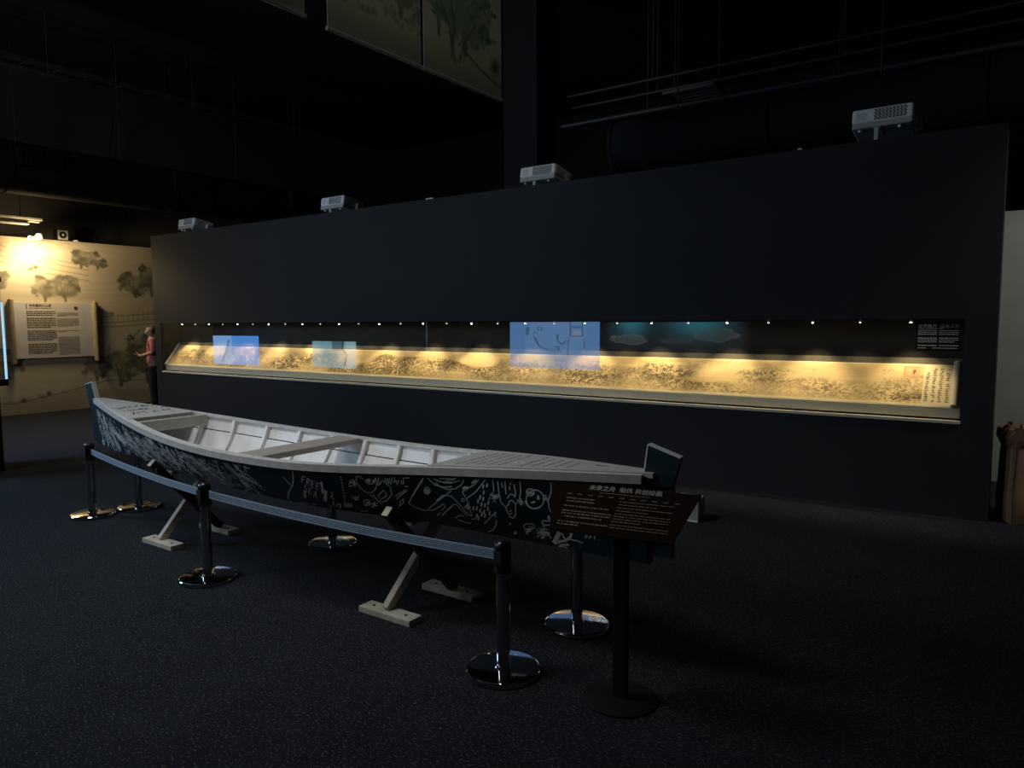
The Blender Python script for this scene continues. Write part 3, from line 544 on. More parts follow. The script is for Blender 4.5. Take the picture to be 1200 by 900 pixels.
for s in (-1, 1):
    shell('inner_plank', 0., .345, s, .020, 'white'); shell('inner_plank', .365, 1., s, .024, 'white'); shell('seam_backing', .33, .38, s, .014, 'slot')
fb = MB(); X_ = [BXL+.12+(BXR-BXL-.22)*k/50 for k in range(51)]
for x in X_:
    W, Z, C, B = st(x); fb.v += [V((x, BYC-C+.02, B+.02)), V((x, BYC+C-.02, B+.02))]
fb.f = [(2*i, 2*i+1, 2*i+3, 2*i+2) for i in range(50)]; fb.build('bottom_boards', 'white', boat, True)
for x in [-5.24+.335*k for k in range(9)]:
    b = MB()
    for s in (-1, 1):
        P = [side(x, t, s, .022) for t in (0.02, .2, .4, .6, .8, .97)]; Q = [side(x, t, s, .050) for t in (0.02, .2, .4, .6, .8, .97)]
        for i in range(5):
            o_ = V((.014, 0, 0)); b.hexa([P[i]-o_, P[i]+o_, Q[i]+o_, Q[i]-o_, P[i+1]-o_, P[i+1]+o_, Q[i+1]+o_, Q[i+1]-o_])
    W, Z, C, B = st(x); b.box(x-.014, x+.014, BYC-C, BYC+C, B+.02, B+.05); b.build('rib', 'white', boat, True)
def rail(s):
    b = MB(); X_ = [BXL-.005+(BXR-BXL-.012)*k/70 for k in range(71)]
    for x in X_:
        W, Z, C, B = st(max(min(x, BXR), BXL)); y = W+.004
        b.v += [V((x, BYC+s*y_, z_)) for y_, z_ in ((y+.006, Z-.030), (y+.008, Z+.010), (max(y-.045, .004), Z+.012), (max(y-.045, .004), Z-.004))]
    b.f = [(4*i+k, 4*i+(k+1) % 4, 4*i+4+(k+1) % 4, 4*i+4+k) for i in range(70) for k in range(4)]+[(0, 1, 2, 3), (283, 282, 281, 280)]
    b.build('gunwale_rail', 'rail', boat, True)
rail(-1); rail(1)
def deck(x0, x1, name, m, n=24, lift=.014):
    b = MB(); X_ = [x0+(x1-x0)*k/n for k in range(n+1)]
    for x in X_:
        W, Z, C, B = st(min(max(x, BXL), BXR)); W = max(W-.012, .012)
        b.v += [V((x, BYC-W, Z+lift)), V((x, BYC+W, Z+lift)), V((x, BYC+W, Z+lift-.022)), V((x, BYC-W, Z+lift-.022))]
    b.f = [(4*i+k, 4*i+(k+1) % 4, 4*i+4+(k+1) % 4, 4*i+4+k) for i in range(n) for k in range(4)]+[(0, 1, 2, 3), (4*n+3, 4*n+2, 4*n+1, 4*n)]
    return b.build(name, m, boat, True)
bow = deck(-6.32, -5.33, 'end_deck', 'deck'); stern = deck(-2.43, -1.305, 'end_deck', 'deck', lift=.018)
def cross(x, w_, z0, z1, name, m):
    W, Z, C, B = st(x); MB().box(x-w_/2, x+w_/2, BYC-W+.02, BYC+W-.02, Z+z0, Z+z1).build(name, m, boat, True, bev=.004)
cross(-5.22, .05, -.075, .008, 'deck_beam', 'beam'); cross(-2.46, .05, -.075, -.008, 'deck_beam', 'beam'); cross(-3.73, .22, -.030, .006, 'thwart', 'thwart')
cross(-5.335, .012, -.06, -.010, 'deck_edge', 'slot')
# upright fin boards at both ends
def fin(c4, name):
    P = [V(p) for p in c4]; b = MB(); b.prism([p+V((0, -.016, 0)) for p in P], (0, .032, 0)); f_ = b.build(name, 'teal', boat, True)
    e = MB(); e.bar(P[0]+V((0, 0, .003)), P[1]+V((0, 0, .003)), .036, .006, (0, 1, 0)); e.bar(P[3], P[0], .036, .006, (0, 1, 0)); e.build('fin_edging', 'chalk', f_).location = -boat.location
fin([(-1.339, BYC, 1.047), (-1.186, BYC, 1.001), (-1.225, BYC, .86), (-1.37, BYC, .82)], 'end_fin')
fin([(-6.402, BYC, 1.105), (-6.517, BYC, 1.08), (-6.44, BYC, .87), (-6.32, BYC, .90)], 'end_fin')
MB().box(-1.345, -1.22, BYC-.016, BYC+.016, .55, .87).build('stem_post', 'teal', boat, True); MB().box(-6.42, -6.32, BYC-.014, BYC+.014, .62, .90).build('stem_post', 'teal', boat, True)

# drawings on the near side of the hull: strokes traced onto the hull surface
def hit(px, py):
    h = BVH.ray_cast(CAM, ray(px, py).normalized()); return (h[0], h[1]) if h[0] is not None else (None, None)
def ribbon(mb, pts3, wd):
    L = len(pts3); vs = []
    for i, (p, nr) in enumerate(pts3):
        d = (pts3[min(i+1, L-1)][0]-pts3[max(i-1, 0)][0]); 
        if d.length < 1e-6: d = V((1, 0, 0))
        nr = nr if nr.dot(CAM-p) > 0 else -nr; s_ = nr.cross(d.normalized()).normalized()*(wd/2); q = p+nr*.0025; vs += [q-s_, q+s_]
    mb.add(vs, [(2*i, 2*i+1, 2*i+3, 2*i+2) for i in range(L-1)])
def stroke(mb, pts, wd=.005, step=1.6):
    out = []
    for (x0, y0), (x1, y1) in zip(pts[:-1], pts[1:]):
        k = max(1, int(math.hypot(x1-x0, y1-y0)/step))
        for i in range(k): out.append((x0+(x1-x0)*i/k, y0+(y1-y0)*i/k))
    out.append(pts[-1]); run = []
    for p in out:
        h, nr = hit(*p)
        if h is None or h.y > BYC: 
            if len(run) > 1: ribbon(mb, run, wd)
            run = []
        else: run.append((h, nr))
    if len(run) > 1: ribbon(mb, run, wd)
def Z_(ox, oy, s, pts): return [(ox+x/s, oy+y/s) for x, y in pts]
def circ(cx, cy, rx, ry, n=18, a0=0, a1=6.2832): return [(cx+rx*math.cos(a0+(a1-a0)*k/n), cy+ry*math.sin(a0+(a1-a0)*k/n)) for k in range(n+1)]
def burst(mb, cx, cy, r, n, wd=.004):
    for k in range(n):
        a = random.random()*6.28; q = r*random.uniform(.1, .9); x, y = cx+q*math.cos(a), cy+q*math.sin(a); stroke(mb, [(x, y), (x+random.uniform(-2, 2), y+random.uniform(-2, 2)), (x+random.uniform(-3, 3), y+random.uniform(-2.5, 2.5))], wd)
A4 = lambda p: Z_(410, 535, 10, p); A5 = lambda p: Z_(510, 545, 10, p); A3 = lambda p: Z_(310, 530, 10, p); A6 = lambda p: Z_(590, 550, 8.18, p)
m = MB()                                     # fish head and body
for p in ([(860, 250), (800, 350), (740, 450), (690, 545), (760, 590), (870, 625), (980, 625), (1060, 580), (1100, 550), (1120, 580), (1080, 630)], [(1030, 690), (1060, 650)], [(1080, 690), (1200, 580)], [(920, 610), (1020, 530), (1100, 470), (1190, 400)], [(985, 260), (1060, 295), (1200, 300)], [(910, 250), (1000, 330), (1100, 357), (1200, 352)]): stroke(m, A4(p))
stroke(m, A4(circ(908, 400, 35, 40))); stroke(m, A4(circ(908, 405, 14, 18)), .008)
for k in range(7): stroke(m, A4([(860-k*16+random.uniform(-8, 8), 260+k*26), (835-k*16, 300+k*26)]), .007)
for p in ([(0, 200), (60, 250), (150, 285), (240, 275), (310, 230), (340, 170)], [(0, 165), (100, 205), (190, 210), (290, 180)], [(50, 155), (250, 158)], [(120, 175), (230, 172)], [(10, 435), (110, 350), (190, 360), (300, 470), (400, 585), (440, 590)], [(85, 580), (210, 465), (245, 455), (380, 590)], [(515, 170), (460, 230), (320, 310), (380, 420), (430, 580)], [(590, 170), (480, 310), (365, 395)], [(580, 680), (660, 600), (715, 545), (700, 610)], [(720, 640), (715, 700), (680, 760), (625, 775)], [(240, 615), (300, 580), (340, 600)], [(270, 640), (340, 660), (420, 680)], [(430, 630), (480, 625)]): stroke(m, A5(p))
stroke(m, A5(circ(328, 408, 18, 18)), .004)
for x, y in ((60, 385), (80, 365), (40, 400), (340, 265), (370, 265), (380, 470), (395, 500), (370, 480), (470, 190), (450, 200)): stroke(m, A5([(x-18, y+14), (x+18, y-14)]), .010)
for x, y in ((565, 250), (610, 235), (572, 320), (530, 375), (565, 395), (505, 420), (545, 460), (585, 470), (625, 440), (620, 510), (490, 505), (450, 505), (530, 530), (575, 545), (550, 575), (585, 590), (640, 560), (490, 590), (510, 620)): stroke(m, A5([(x+4, y-24), (x-4, y+24)]), .009)
m.build('fish_drawing', 'chalk', boat, True)
m = MB()                                     # hand with long fingers and splashes
for p in ([(675, 175), (685, 250), (690, 310)], [(735, 190), (745, 300), (770, 430), (830, 490), (860, 460)], [(820, 190), (825, 270), (835, 340)], [(885, 200), (885, 230)], [(925, 220), (945, 330), (940, 370)], [(995, 190), (1005, 300), (990, 400)], [(860, 470), (870, 420), (900, 410), (945, 450), (945, 580), (920, 620), (880, 605), (850, 550), (830, 490)], [(870, 250), (880, 290)], [(780, 200), (790, 260)], [(845, 390), (880, 340), (920, 345), (935, 380)], [(870, 540), (900, 530)], [(880, 570), (905, 560)], [(870, 670), (890, 685), (870, 695)], [(930, 770), (955, 790), (920, 800)]): stroke(m, A5(p))
burst(m, 510+70, 545+38, 6.5, 26); burst(m, 510+100, 545+43, 4, 14); m.build('hand_drawing', 'chalk', boat, True)
m = MB()                                     # round face with a curl
stroke(m, A6(circ(305, 285, 85, 88, 26))); stroke(m, A6(circ(300, 290, 88, 84, 14, .9, 3.0)), .008); stroke(m, A6(circ(258, 220, 38, 34)), .005)
for k in range(6): stroke(m, A6([(228+k*12, 205+k*3), (250+k*10, 240)]), .004)
stroke(m, A6([(335, 245), (325, 285), (345, 285), (335, 245)]), .006); stroke(m, A6([(265, 325), (285, 308), (310, 310), (280, 322)]), .006); burst(m, 590+49, 550+33.6, 2.5, 8)
stroke(m, A6([(455, 130), (460, 210), (430, 300), (440, 370), (455, 410)])); m.build('face_drawing', 'chalk', boat, True)
m = MB()                                     # bowl, box and small figures
for p in ([(75, 240), (80, 300), (130, 370), (200, 420), (260, 420), (310, 370), (318, 310), (300, 240)], [(180, 270), (200, 310), (240, 320), (290, 310), (300, 260)], [(75, 240), (120, 225), (150, 260)], [(240, 440), (310, 500), (380, 560)], [(270, 440), (350, 520)], [(420, 310), (480, 360), (495, 440), (440, 510), (390, 530), (350, 520)], [(330, 460), (400, 390), (440, 450), (370, 500), (330, 460)], [(165, 510), (230, 500), (245, 560), (180, 575), (165, 510)], [(20, 460), (60, 500), (110, 500)], [(540, 460), (590, 430), (650, 390), (670, 400), (600, 450), (550, 495)], [(575, 580), (600, 520), (635, 490), (630, 540), (590, 580)], [(640, 250), (700, 248)], [(640, 345), (690, 350)], [(130, 635), (220, 635)]): stroke(m, A4(p))
for x in range(340, 640, 26): stroke(m, A4([(x, 250+random.uniform(-10, 30)), (x+random.uniform(-12, 12), 290), (x+random.uniform(-20, 20), 320+random.uniform(-20, 20))]), .006)
stroke(m, A4(circ(222, 280, 15, 15)), .010); stroke(m, A4(circ(280, 285, 10, 10)), .008); burst(m, 410+21, 535+54, 3, 10, .005); burst(m, 410+4, 535+30, 4.5, 14, .005); burst(m, 410+8, 535+48, 3, 8, .006); burst(m, 410+30, 535+56, 4, 12, .006); m.build('bowl_drawing', 'chalk', boat, True)
m = MB()                                     # lettering and bars
def glyph(mb, ch, ox, oy, u, v_, wd):
    G = {'F': [[(0, 1), (0, 0), (.7, 0)], [(0, .5), (.5, .5)]], 'R': [[(0, 1), (0, 0), (.6, 0), (.6, .45), (0, .5), (.7, 1)]], 'E': [[(.7, 0), (0, 0), (0, 1), (.7, 1)], [(0, .5), (.5, .5)]], 'P': [[(0, 1), (0, 0), (.6, .1), (.6, .45), (0, .55)]], 'T': [[(0, 0), (.8, 0)], [(.4, 0), (.4, 1)]], 'S': [[(.7, .05), (.1, 0), (.05, .4), (.65, .55), (.6, 1), (0, .95)]], 'A': [[(0, 1), (.35, 0), (.7, 1)], [(.15, .6), (.55, .6)]], 'V': [[(0, 0), (.35, 1), (.7, 0)]]}
    for p in G[ch]: stroke(mb, [(ox+a*u[0]+b*v_[0], oy+a*u[1]+b*v_[1]) for a, b in p], wd, 1.)
for k, ch in enumerate('FREE'): glyph(m, ch, 355+k*5.6, 557.5+k*2.6, (4.8, 2.0), (-1.2, 7.), .006)
for k, ch in enumerate('SEA'): glyph(m, ch, 357.5+k*5.6, 568+k*3.2, (4.8, 2.2), (-1., 7.), .006)
for a, b, wd in (((670, 345), (685, 480), .017), ((718, 440), (715, 570), .020), ((470, 440), (480, 530), .017), ((890, 600), (890, 650), .010)): stroke(m, A3([a, b]), wd)
for p in ([(335, 220), (340, 340), (325, 400), (285, 465), (275, 540), (320, 580)], [(780, 460), (800, 500), (780, 520), (825, 555)], [(850, 640), (850, 610), (885, 600), (890, 650)], [(750, 600), (790, 650)], [(810, 570), (815, 620)], [(420, 600), (440, 585), (520, 605)], [(560, 600), (610, 610)], [(220, 290), (330, 400)]): stroke(m, A3(p), .007)
for k in range(9): stroke(m, A3([(895+k*5.6, 280+k*31), (899+k*5.6, 298+k*31)]), .006)
for k in range(6): stroke(m, A3([(940+k*16, 590+random.uniform(-20, 20)), (945+k*16, 640)]), .006)
for k, ch in enumerate('PPT'): glyph(m, ch, 686.5+k*4.6, 627+k*.6, (3.2, .5), (-.6, 3.8), .004)
m.build('lettering', 'chalk', boat, True)
m = MB()                                     # broad brush marks under the sign
for p, wd in (([(540, 600), (515, 650), (485, 705)], .022), ([(565, 610), (585, 660), (610, 680)], .008), ([(655, 610), (640, 650), (600, 680), (530, 690)], .013), ([(490, 715), (560, 692), (640, 670), (700, 680), (765, 705)], .006), ([(520, 750), (560, 722), (630, 720)], .010), ([(550, 735), (600, 745), (630, 770)], .005), ([(425, 460), (450, 462)], .022), ([(450, 495), (380, 490), (370, 515), (400, 535), (450, 530)], .006), ([(120, 590), (130, 610), (100, 620)], .004)): stroke(m, A6(p), wd)
stroke(m, A6(circ(248, 545, 55, 28)), .004); burst(m, 590+30, 550+70, 6, 26); burst(m, 590+46, 550+74, 7.5, 40); stroke(m, A6([(340, 560), (400, 590), (460, 660)]), .005); stroke(m, A6([(330, 600), (410, 625), (400, 590)]), .005)
m.build('brush_marks', 'chalk', boat, True)
m = MB()                                     # dense leafy scribble on the bow half
def hullpt(x, t):
    p = side(x, t, -1); q = side(x+.01, t, -1); r = side(x, t+.02, -1); nr = (q-p).cross(r-p).normalized(); return p, nr
def hs(mb, pts, wd):
    out = [hullpt(min(max(x, BXL+.03), BXR), min(max(t, .15), .985)) for x, t in pts]; ribbon(mb, out, wd)
x = BXL+.10
while x < -3.72:
    dens_ = 1.0 if x < -4.4 else .6; sl_ = random.uniform(.10, .22)
    if random.random() < .90*dens_:
        t0 = random.uniform(.16, .5); t1 = random.uniform(.6, .98); n_ = 9; k = random.random()
        if k < .45:                                        # leaf
            bw = random.uniform(.02, .05)
            for s_ in (-1, 1): hs(m, [(x+sl_*(i/n_)+s_*bw*math.sin(math.pi*i/n_), t0+(t1-t0)*i/n_) for i in range(n_+1)], .006)
            for i in range(2, n_, 2): hs(m, [(x+sl_*i/n_-bw*.6, t0+(t1-t0)*i/n_), (x+sl_*i/n_, t0+(t1-t0)*(i+.6)/n_), (x+sl_*i/n_+bw*.6, t0+(t1-t0)*i/n_)], .005)
        elif k < .8:                                       # wavy stems
            for q in range(3): hs(m, [(x+q*.022+sl_*(i/12)+.012*math.sin(i*1.9+q), t0+(t1-t0)*i/12) for i in range(13)], .005)
        else:
            for q in range(9):
                cx, ct = x+random.uniform(0, .1), random.uniform(.2, .95); hs(m, [(cx+.016*math.cos(a*.9), ct+.05*math.sin(a*.9)) for a in range(8)], .006)
    for q in range(5):
        cx, ct = x+random.uniform(-.04, .06), random.uniform(.18, .97); hs(m, [(cx, ct), (cx+random.uniform(-.02, .03), ct+random.uniform(.02, .07)), (cx+random.uniform(-.01, .04), ct+random.uniform(.03, .1))], .006)
    x += random.uniform(.028, .050)
m.build('leaf_scribble', 'chalk', boat, True)
m = MB(); stroke(m, [(194.5, 523), (203, 536), (212, 550)], .026); stroke(m, [(252, 538), (258, 553), (263, 563)], .006); m.build('white_stripe', 'chalk', boat, True)
# writing on the two decks
dz = lambda x, lift: st(x)[1]+lift+.0012
m = MB()
for k in range(11):
    x = -2.30+k*.058; W = st(x)[0]-.06
    if k == 5: continue
    y = -W
    while y < W*.92:
        L = random.uniform(.008, .022); m.quad((x-.006, BYC+y, dz(x, .018)), (x+.006, BYC+y, dz(x, .018)), (x+.006, BYC+y+L, dz(x, .018)), (x-.006, BYC+y+L, dz(x, .018))); y += L+random.uniform(.006, .016)
m.box(-1.62, -1.55, BYC+.02, BYC+.035, dz(-1.6, .016), dz(-1.6, .0185)); m.build('deck_writing', 'inkgrey', stern).location = -boat.location
m = MB()
for k in range(3):
    x = -5.78+k*.13
    for y in np.arange(-.14, .19, .042):
        if random.random() < .12: continue
        for q in range(4): a = V((x+random.uniform(-.035, .035), BYC+y+random.uniform(-.016, .016), dz(x, .016))); b = a+V((random.uniform(-.03, .03), random.uniform(-.02, .02), 0)); m.bar(a, b+V((.004, .004, 0)), .009, .001, (0, 1, 0))
m.build('deck_writing', 'ink', bow).location = -boat.location

# ------------------------------------------------------------------ trestles
def trestle(x, label, ty=.30, ndx=0.):
    t = thing('boat_trestle', label, 'trestle', (x, BYC, 0), 0, 'crossed timber trestles under the boat')
    fy0, fy1 = -.235, .235
    for i, (sy, dx) in enumerate(((-1, -.022), (1, .022))):
        a = V((dx, sy*.225, .034)); b = V((dx, -sy*ty, .612)); a.x += ndx*(sy < 0); lg = MB().bar(a, b, .042, .055, (1, 0, 0)).build('leg', 'wood' if sy < 0 else 'shadewood', t, bev=.003)  # leg seen from below has its shade put into the wood colour
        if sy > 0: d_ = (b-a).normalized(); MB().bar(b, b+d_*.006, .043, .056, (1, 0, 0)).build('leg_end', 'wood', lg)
        q0 = ndx*(sy < 0); f = MB().box(-.19+q0, .19+q0, sy*.225-.05, sy*.225+.05, 0, .034).build('foot_plank', 'wood', t, bev=.003)
        for q in (-.12, .12): MB().lathe([(.008, .034), (.008, .038), (.004, .039)], 8, (q+q0, sy*.225)).build('screw', 'bolt', f)
    MB().tube([(-.05, 0, .255), (.05, 0, .255)], .012, 10).build('pivot_bolt', 'bolt', t)
    MB().tube([(.04, -.275, .575), (.065, -.285, .55), (.075, -.27, .51), (.06, -.25, .49)], .006, 8).build('hook', 'chrome', t, smooth=True)
    MB().box(-.05, .05, -.16, .16, .505, .53).build('cradle_block', 'wood', t)
trestle(-5.02, 'crossed timber trestle under the leaf scribbled end of the boat', .29); trestle(-2.69, 'crossed timber trestle under the fish drawing end of the boat', .31, -.06)

# ------------------------------------------------------------------ stanchions and belts
def stanchion(loc, label, rz=0.):
    t = thing('barrier_post', label, 'barrier post', loc, rz, 'chrome barrier posts around the boat')
    MB().lathe([(.168, 0), (.172, .004), (.172, .017), (.1705, .021), (.167, .0245), (.162, .026), (.161, .0262), (.04, .0275), (.039, .035), (.033, .036)], 64).build('base', 'chrome', t, smooth=18)
    MB().lathe([(.0315, .03), (.0315, .49)], 28).build('post', 'chrome', t, smooth=True)
    h = MB().lathe([(.0375, .47), (.0375, .575), (.039, .578), (.039, .588), (.036, .602), (.024, .614), (.006, .619)], 28).build('belt_head', 'plastic', t, smooth=True)
    MB().lathe([(.0395, .470), (.0395, .492)], 28).build('collar', 'plastic', h)
    MB().box(-.02, .02, -.042, -.036, .515, .572).build('belt_slot', 'slot', h)
    return t
F1 = onz(109, 604); F2 = onz(244, 678.5); F3 = onz(590, 787); R1 = onz(163, 595); R2 = onz(390, 638); R3 = onz(676, 734)
for p, lb in ((F1, 'chrome barrier post holding the end of the blue belt'), (F2, 'chrome barrier post in the middle of the blue belt'), (F3, 'chrome barrier post with a small sticker on its base'), (R1, 'chrome barrier post behind the leafy end of the boat'), (R2, 'chrome barrier post behind the boat between the trestles'), (R3, 'chrome barrier post behind the boat beside the sign stand')):
    t = stanchion((p.x, p.y, 0), lb)
    if p is F3: MB().box(.085, .110, -.03, .02, .0285, .0310).build('sticker', 'sticker', t).rotation_euler = (0, math.radians(3), math.radians(-5))
def belt(a, b, label, za=.545, zb=.545):
    o = thing('barrier_belt', label, 'belt', tuple((a+b)/2+V((0, 0, .54)))); d = (b-a).normalized(); a2 = a+d*.038; b2 = b-d*.038; m = MB(); sid = V((d.y, -d.x, 0))*.0012
    for s_ in (1, -1):
        pass
    K = 24; rows = []
    for k in range(K+1):
        u = k/K; p = a2.lerp(b2, u); z = za+(zb-za)*u-.02*4*u*(1-u); rows.append([p+sid+V((0, 0, z-.024)), p+sid+V((0, 0, z+.024)), p-sid+V((0, 0, z+.024)), p-sid+V((0, 0, z-.024))])
    m.v = [q for r in rows for q in r]; m.f = [(4*i+k, 4*i+(k+1) % 4, 4*i+4+(k+1) % 4, 4*i+4+k) for i in range(K) for k in range(4)]+[(0, 1, 2, 3), (4*K+3, 4*K+2, 4*K+1, 4*K)]
    m.build('webbing', 'belt', o, True)
    st_ = MB()
    for q in (-.013, -.0045, .0045, .013):
        for k in range(K): 
            p, r = [(rows[i][0]+rows[i][1])/2+sid*.4+V((0, 0, q)) for i in (k, k+1)]; st_.quad(p-V((0, 0, .0012)), r-V((0, 0, .0012)), r+V((0, 0, .0012)), p+V((0, 0, .0012)))
    st_.build('woven_line', 'duct', o, True)
    for p_ in (a2, b2): MB().bar(p_+V((0, 0, za-.026)), p_+V((0, 0, za+.026)), .012, .010, d).build('belt_clip', 'plastic', o, True)
belt(F1, F2, 'blue webbing belt between the end post and the middle post'); belt(F2, F3, 'long blue webbing belt between the middle post and the stickered post')

# ------------------------------------------------------------------ sign stand
sg = thing('sign_stand', 'brown trapezoid information sign on a black pole before the boat', 'sign', (-1.324, 2.679, 0))
MB().lathe([(.155, 0), (.157, .003), (.157, .009), (.153, .012), (.04, .013)], 48).build('base', 'black', sg, smooth=True)
MB().box(-.030, .030, -.018, .018, .012, .80).build('pole', 'black', sg, bev=.004)
th, ta = math.radians(10), math.radians(40); hx = V((math.cos(th), math.sin(th), 0)); hu = V((-math.sin(th)*math.cos(ta), math.cos(th)*math.cos(ta), math.sin(ta))); hn = hx.cross(hu); SP = V((-1.324, 2.69, .86))
pl = lambda px, py: on(px, py, SP, hn)
cr = [pl(*q) for q in ((647, 619.5), (787, 638), (822, 580), (646, 564))]
bd = MB().prism(cr, hn*-.010).build('board', 'signb', sg, True, bev=.002)
MB().prism([SP+hx*a+hu*b-hn*.012 for a, b in ((-.09, -.14), (.09, -.14), (.09, .0), (-.09, .0))], hn*-.012).build('mounting_plate', 'black', sg, True); MB().bar(SP+V((0, -.01, -.10)), SP-hn*.02-hu*.06, .06, .036, (1, 0, 0)).build('pole_head', 'black', sg, True)
c2 = lambda px, py: ((pl(px, py)-SP).dot(hx), (pl(px, py)-SP).dot(hu))
SPo = SP+hn*.0012; m = MB(); x0, y0 = c2(665, 578); x1, y1 = c2(792, 591.5); k = 0
while x0+k < x1: m.quad(*[SPo+hx*(x0+k+a)+hu*(y0+b) for a, b in ((0, -.002), (.022, -.002), (.022, .002), (0, .002))]); k += .046
ls = [c2(664, 583)[1]]; 
for px, py, qx, row in ((664, 583, 697, 0), (664, 586.5, 697, 0), (661, 592, 713, 0), (659, 597.5, 716, 0), (658, 600.5, 715, 0), (661, 604.5, 705, 0), (654, 610, 712, 0), (653, 613, 677, 0)):
    a, b = c2(px, py); e = c2(qx, py+(qx-px)*.11)[0]; dashes(m, SPo, hx, hu, a, e, b, .0055, .012, .004)
for py, qx in ((588, 790), (591.5, 770), (595, 788), (598.5, 760), (602, 786), (605, 786), (608, 783), (611, 750), (615, 783), (618, 783)):
    px = 726-(py-588)*.42; a, b = c2(px, py); e = c2(qx, py+(qx-px)*.11)[0]; dashes(m, SPo, hx, hu, a, max(e, a+.05), b, .0032, .016, .003)
m.build('body_text', 'signt', sg, True)
a, b = c2(691, 571.5); e, _ = c2(771.5, 580)
text_mesh('title_text', '未来之舟  船体 共创绘画', .029, 'signw', sg, basis(SPo+hx*a+hu*b-sg.location, hx, hu, hn))
m = MB(); dashes(m, SPo, hx, hu, a+.05, e-.03, b-.022, .0035, .02, .003); m.build('subtitle_text', 'signt', sg, True)
q = onz(812, 612)
t = thing('floor_box', 'small grey box on the carpet behind the sign', 'box', (q.x-.06, q.y+.08, 0)); MB().box(-.10, .10, -.07, .07, 0, .19).build('shell', 'box', t, bev=.006); MB().box(-.095, .095, -.073, -.068, .0, .012).build('front_edge', 'fix', t); MB().box(-.07, .07, -.0725, -.068, .06, .16).build('cover_plate', 'box', t)

# ------------------------------------------------------------------ paper bag
t = thing('paper_bag', 'tall brown paper bag with a crumpled top beside the wall end', 'bag', (.095, 6.95, 0), math.radians(20))
def ring(z, wx, wy, n=40, cr_=0.):
    out = []
    for k in range(n):
        a = 2*math.pi*k/n; c_, s_ = math.cos(a), math.sin(a); p = 6.; r = (abs(c_)**p+abs(s_)**p)**(-1/p); out.append(V((wx*c_*r+cr_*random.uniform(-1, 1), wy*s_*r+cr_*random.uniform(-1, 1), z+cr_*random.uniform(-.7, .7))))
    return out
b = MB(); lv = [(0, .165, .165, .0), (.02, .175, .175, .001), (.2, .178, .172, .003), (.38, .172, .170, .004), (.54, .168, .165, .005), (.62, .160, .155, .007)]
R_ = [ring(*l[:3], cr_=l[3]) for l in lv]; b.v = [p for r in R_ for p in r]; b.f = [(i*40+k, i*40+(k+1) % 40, (i+1)*40+(k+1) % 40, (i+1)*40+k) for i in range(len(R_)-1) for k in range(40)]+[tuple(reversed(range(40)))]
b.build('bag_body', 'kraft', t, smooth=True)
b = MB(); lv = [(.60, .170, .165, .010), (.66, .188, .178, .020), (.73, .178, .168, .024), (.76, .150, .145, .022), (.72, .125, .12, .018), (.64, .135, .13, .010)]
R_ = [ring(*l[:3], cr_=l[3]) for l in lv]; b.v = [p for r in R_ for p in r]; b.f = [(i*40+k, i*40+(k+1) % 40, (i+1)*40+(k+1) % 40, (i+1)*40+k) for i in range(len(R_)-1) for k in range(40)]
b.build('crumpled_rim', 'kraftd', t)
MB().bar((-.178, -.172, .02), (-.160, -.156, .60), .008, .008, (1, 1, 0)).build('corner_crease', 'kraftd', t)

# ------------------------------------------------------------------ person behind the wall end
def skin(name, joints, edges, m_, parent, lv=2, root=0):
    me = bpy.data.meshes.new(name); me.from_pydata([j[0] for j in joints], edges, []); me.update(); me.materials.append(M[m_]); o = bpy.data.objects.new(name, me); COL.objects.link(o); o.parent = parent
    o.modifiers.new('skin', 'SKIN').use_smooth_shade = True; ly = me.skin_vertices[0] if me.skin_vertices else None
    if ly is None: 
        bm = bmesh.new(); bm.from_mesh(me); bm.verts.layers.skin.verify(); bm.to_mesh(me); bm.free(); ly = me.skin_vertices[0]
    for k, j in enumerate(joints): ly.data[k].radius = (j[1], j[2] if len(j) > 2 else j[1]); ly.data[k].use_root = (k == root)
    s_ = o.modifiers.new('sub', 'SUBSURF'); s_.levels = lv; s_.render_levels = lv; return o
pp = onx(181, 470, -13.3)
per = thing('person', 'person in a pink shirt and face mask holding a phone behind the wall', 'person', (pp.x, pp.y, 0), math.radians(-28))
# faces -y; z up; height 1.56
J = [((0, 0, .86), .125, .09), ((0, .005, 1.02), .115, .085), ((0, .01, 1.18), .125, .09), ((0, .01, 1.285), .10, .075), ((0, .0, 1.335), .045, .045), ((0, -.015, 1.40), .060, .070), ((0, -.015, 1.47), .072, .085), ((0, -.01, 1.53), .055, .065),
     ((-.155, .01, 1.27), .048), ((-.185, .02, 1.06), .038), ((-.12, -.17, .995), .030), ((-.06, -.24, 1.01), .026), ((.155, .01, 1.27), .048), ((.185, .02, 1.06), .038), ((.12, -.17, .995), .030), ((.06, -.24, 1.01), .026),
     ((-.085, 0, .78), .082), ((-.095, -.01, .45), .055), ((-.10, .02, .08), .038), ((-.10, -.11, .03), .034), ((.085, 0, .78), .082), ((.095, -.01, .45), .055), ((.10, .02, .08), .038), ((.10, -.11, .03), .034)]
E_ = [(0, 1), (1, 2), (2, 3), (3, 4), (4, 5), (5, 6), (6, 7), (3, 8), (8, 9), (9, 10), (10, 11), (3, 12), (12, 13), (13, 14), (14, 15), (0, 16), (16, 17), (17, 18), (18, 19), (0, 20), (20, 21), (21, 22), (22, 23)]
skin('body', J, E_, 'skin', per)
for sx in (-1, 1):
    for k in range(4): skin('finger', [((sx*(.052-.012*k), -.245, 1.015+.004*k), .009), ((sx*(.040-.013*k), -.285, 1.025), .008), ((sx*(.028-.010*k), -.290, 1.045), .007)], [(0, 1), (1, 2)], 'skin', per, 1)
    skin('thumb', [((sx*.065, -.225, 1.025), .010), ((sx*.05, -.245, 1.05), .009), ((sx*.03, -.262, 1.062), .008)], [(0, 1), (1, 2)], 'skin', per, 1)
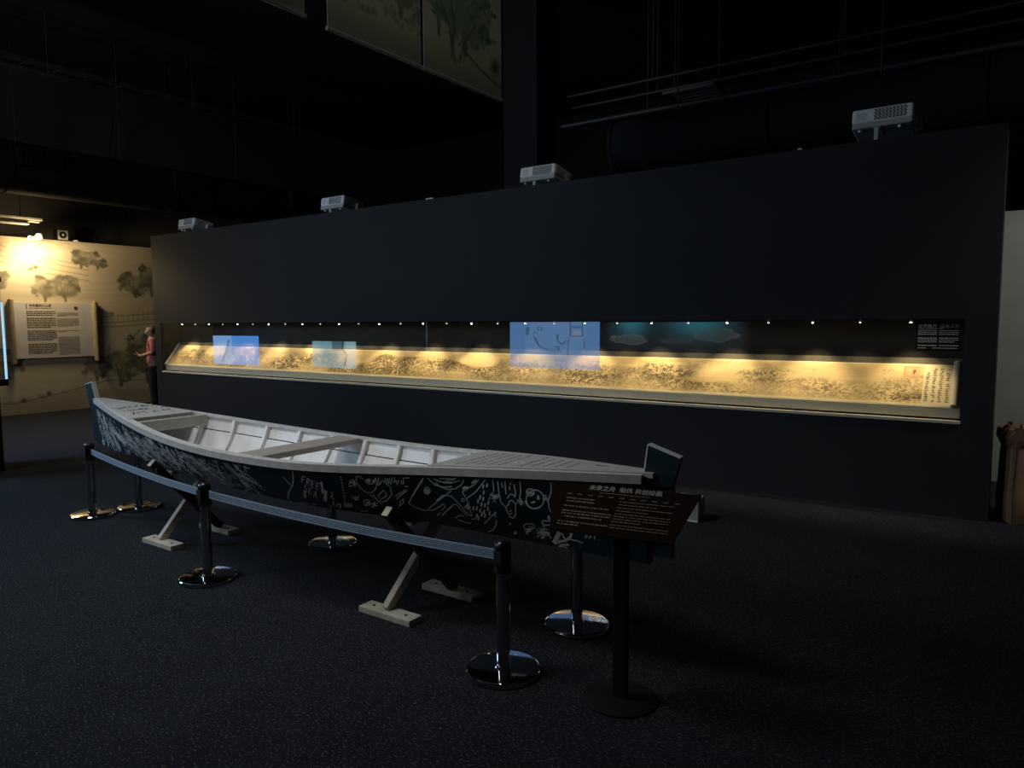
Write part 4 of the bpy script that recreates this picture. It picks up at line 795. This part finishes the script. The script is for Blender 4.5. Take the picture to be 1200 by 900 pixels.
skin('shirt', [((0, 0, .80), .150, .115), ((0, .005, .92), .142, .112), ((0, .01, 1.10), .145, .110), ((0, .01, 1.25), .128, .098), ((0, .005, 1.30), .08, .07), ((-.15, .01, 1.265), .066), ((-.185, .015, 1.12), .056), ((-.185, .018, 1.05), .050), ((.15, .01, 1.265), .066), ((.185, .015, 1.12), .056), ((.185, .018, 1.05), .050)], [(0, 1), (1, 2), (2, 3), (3, 4), (3, 5), (5, 6), (6, 7), (3, 8), (8, 9), (9, 10)], 'pink', per)
skin('trousers', [((0, 0, .86), .138, .105), ((-.09, 0, .76), .098), ((-.098, -.01, .45), .075), ((-.10, .015, .045), .065), ((.09, 0, .76), .098), ((.098, -.01, .45), .075), ((.10, .015, .045), .065)], [(0, 1), (1, 2), (2, 3), (0, 4), (4, 5), (5, 6)], 'trouser', per)
skin('hair', [((0, .03, 1.545), .075, .085), ((0, .05, 1.47), .078, .075), ((0, .055, 1.39), .062, .05)], [(0, 1), (1, 2)], 'hair', per)
skin('face_mask', [((0, -.075, 1.46), .058, .024), ((0, -.083, 1.425), .055, .030), ((0, -.065, 1.385), .040, .022)], [(0, 1), (1, 2)], 'mask', per)
for sx in (-1, 1):
    skin('ear', [((sx*.076, .0, 1.485), .010, .016), ((sx*.074, .0, 1.455), .008, .012)], [(0, 1)], 'skin', per, 1); MB().lathe([(.003, 1.487), (.008, 1.490), (.003, 1.494)], 8, (sx*.028, -.092)).build('eye', 'hair', per)
    MB().box(sx*.10-.045, sx*.10+.045, -.16, .07, 0, .065).build('shoe', 'black', per, bev=.02, seg=3)
t = thing('mobile_phone', 'black mobile phone held in front of the pink shirt', 'phone', tuple(V((pp.x, pp.y, 0))+Matrix.Rotation(math.radians(-28), 3, 'Z') @ V((0, -.28, 1.06))), math.radians(-28))
MB().box(-.055, .055, -.006, .006, -.03, .05).build('phone_body', 'plastic', t, bev=.004); MB().box(-.05, .05, .006, .007, -.025, .045).build('phone_screen', 'lens', t); t.rotation_euler = (math.radians(50), 0, math.radians(-28))

for o in bpy.data.objects:
    if o.parent and o.type == 'MESH' and o.name.split('.')[0] in ('body_text', 'small_text', 'subtitle_text', 'title_text', 'deck_writing', 'leaf_scribble', 'bowl_drawing', 'hand_drawing', 'fish_drawing', 'face_drawing', 'lettering', 'brush_marks', 'white_stripe', 'vent_grille', 'side_vent', 'rating_label', 'woven_line'): o['kind'] = 'stuff'
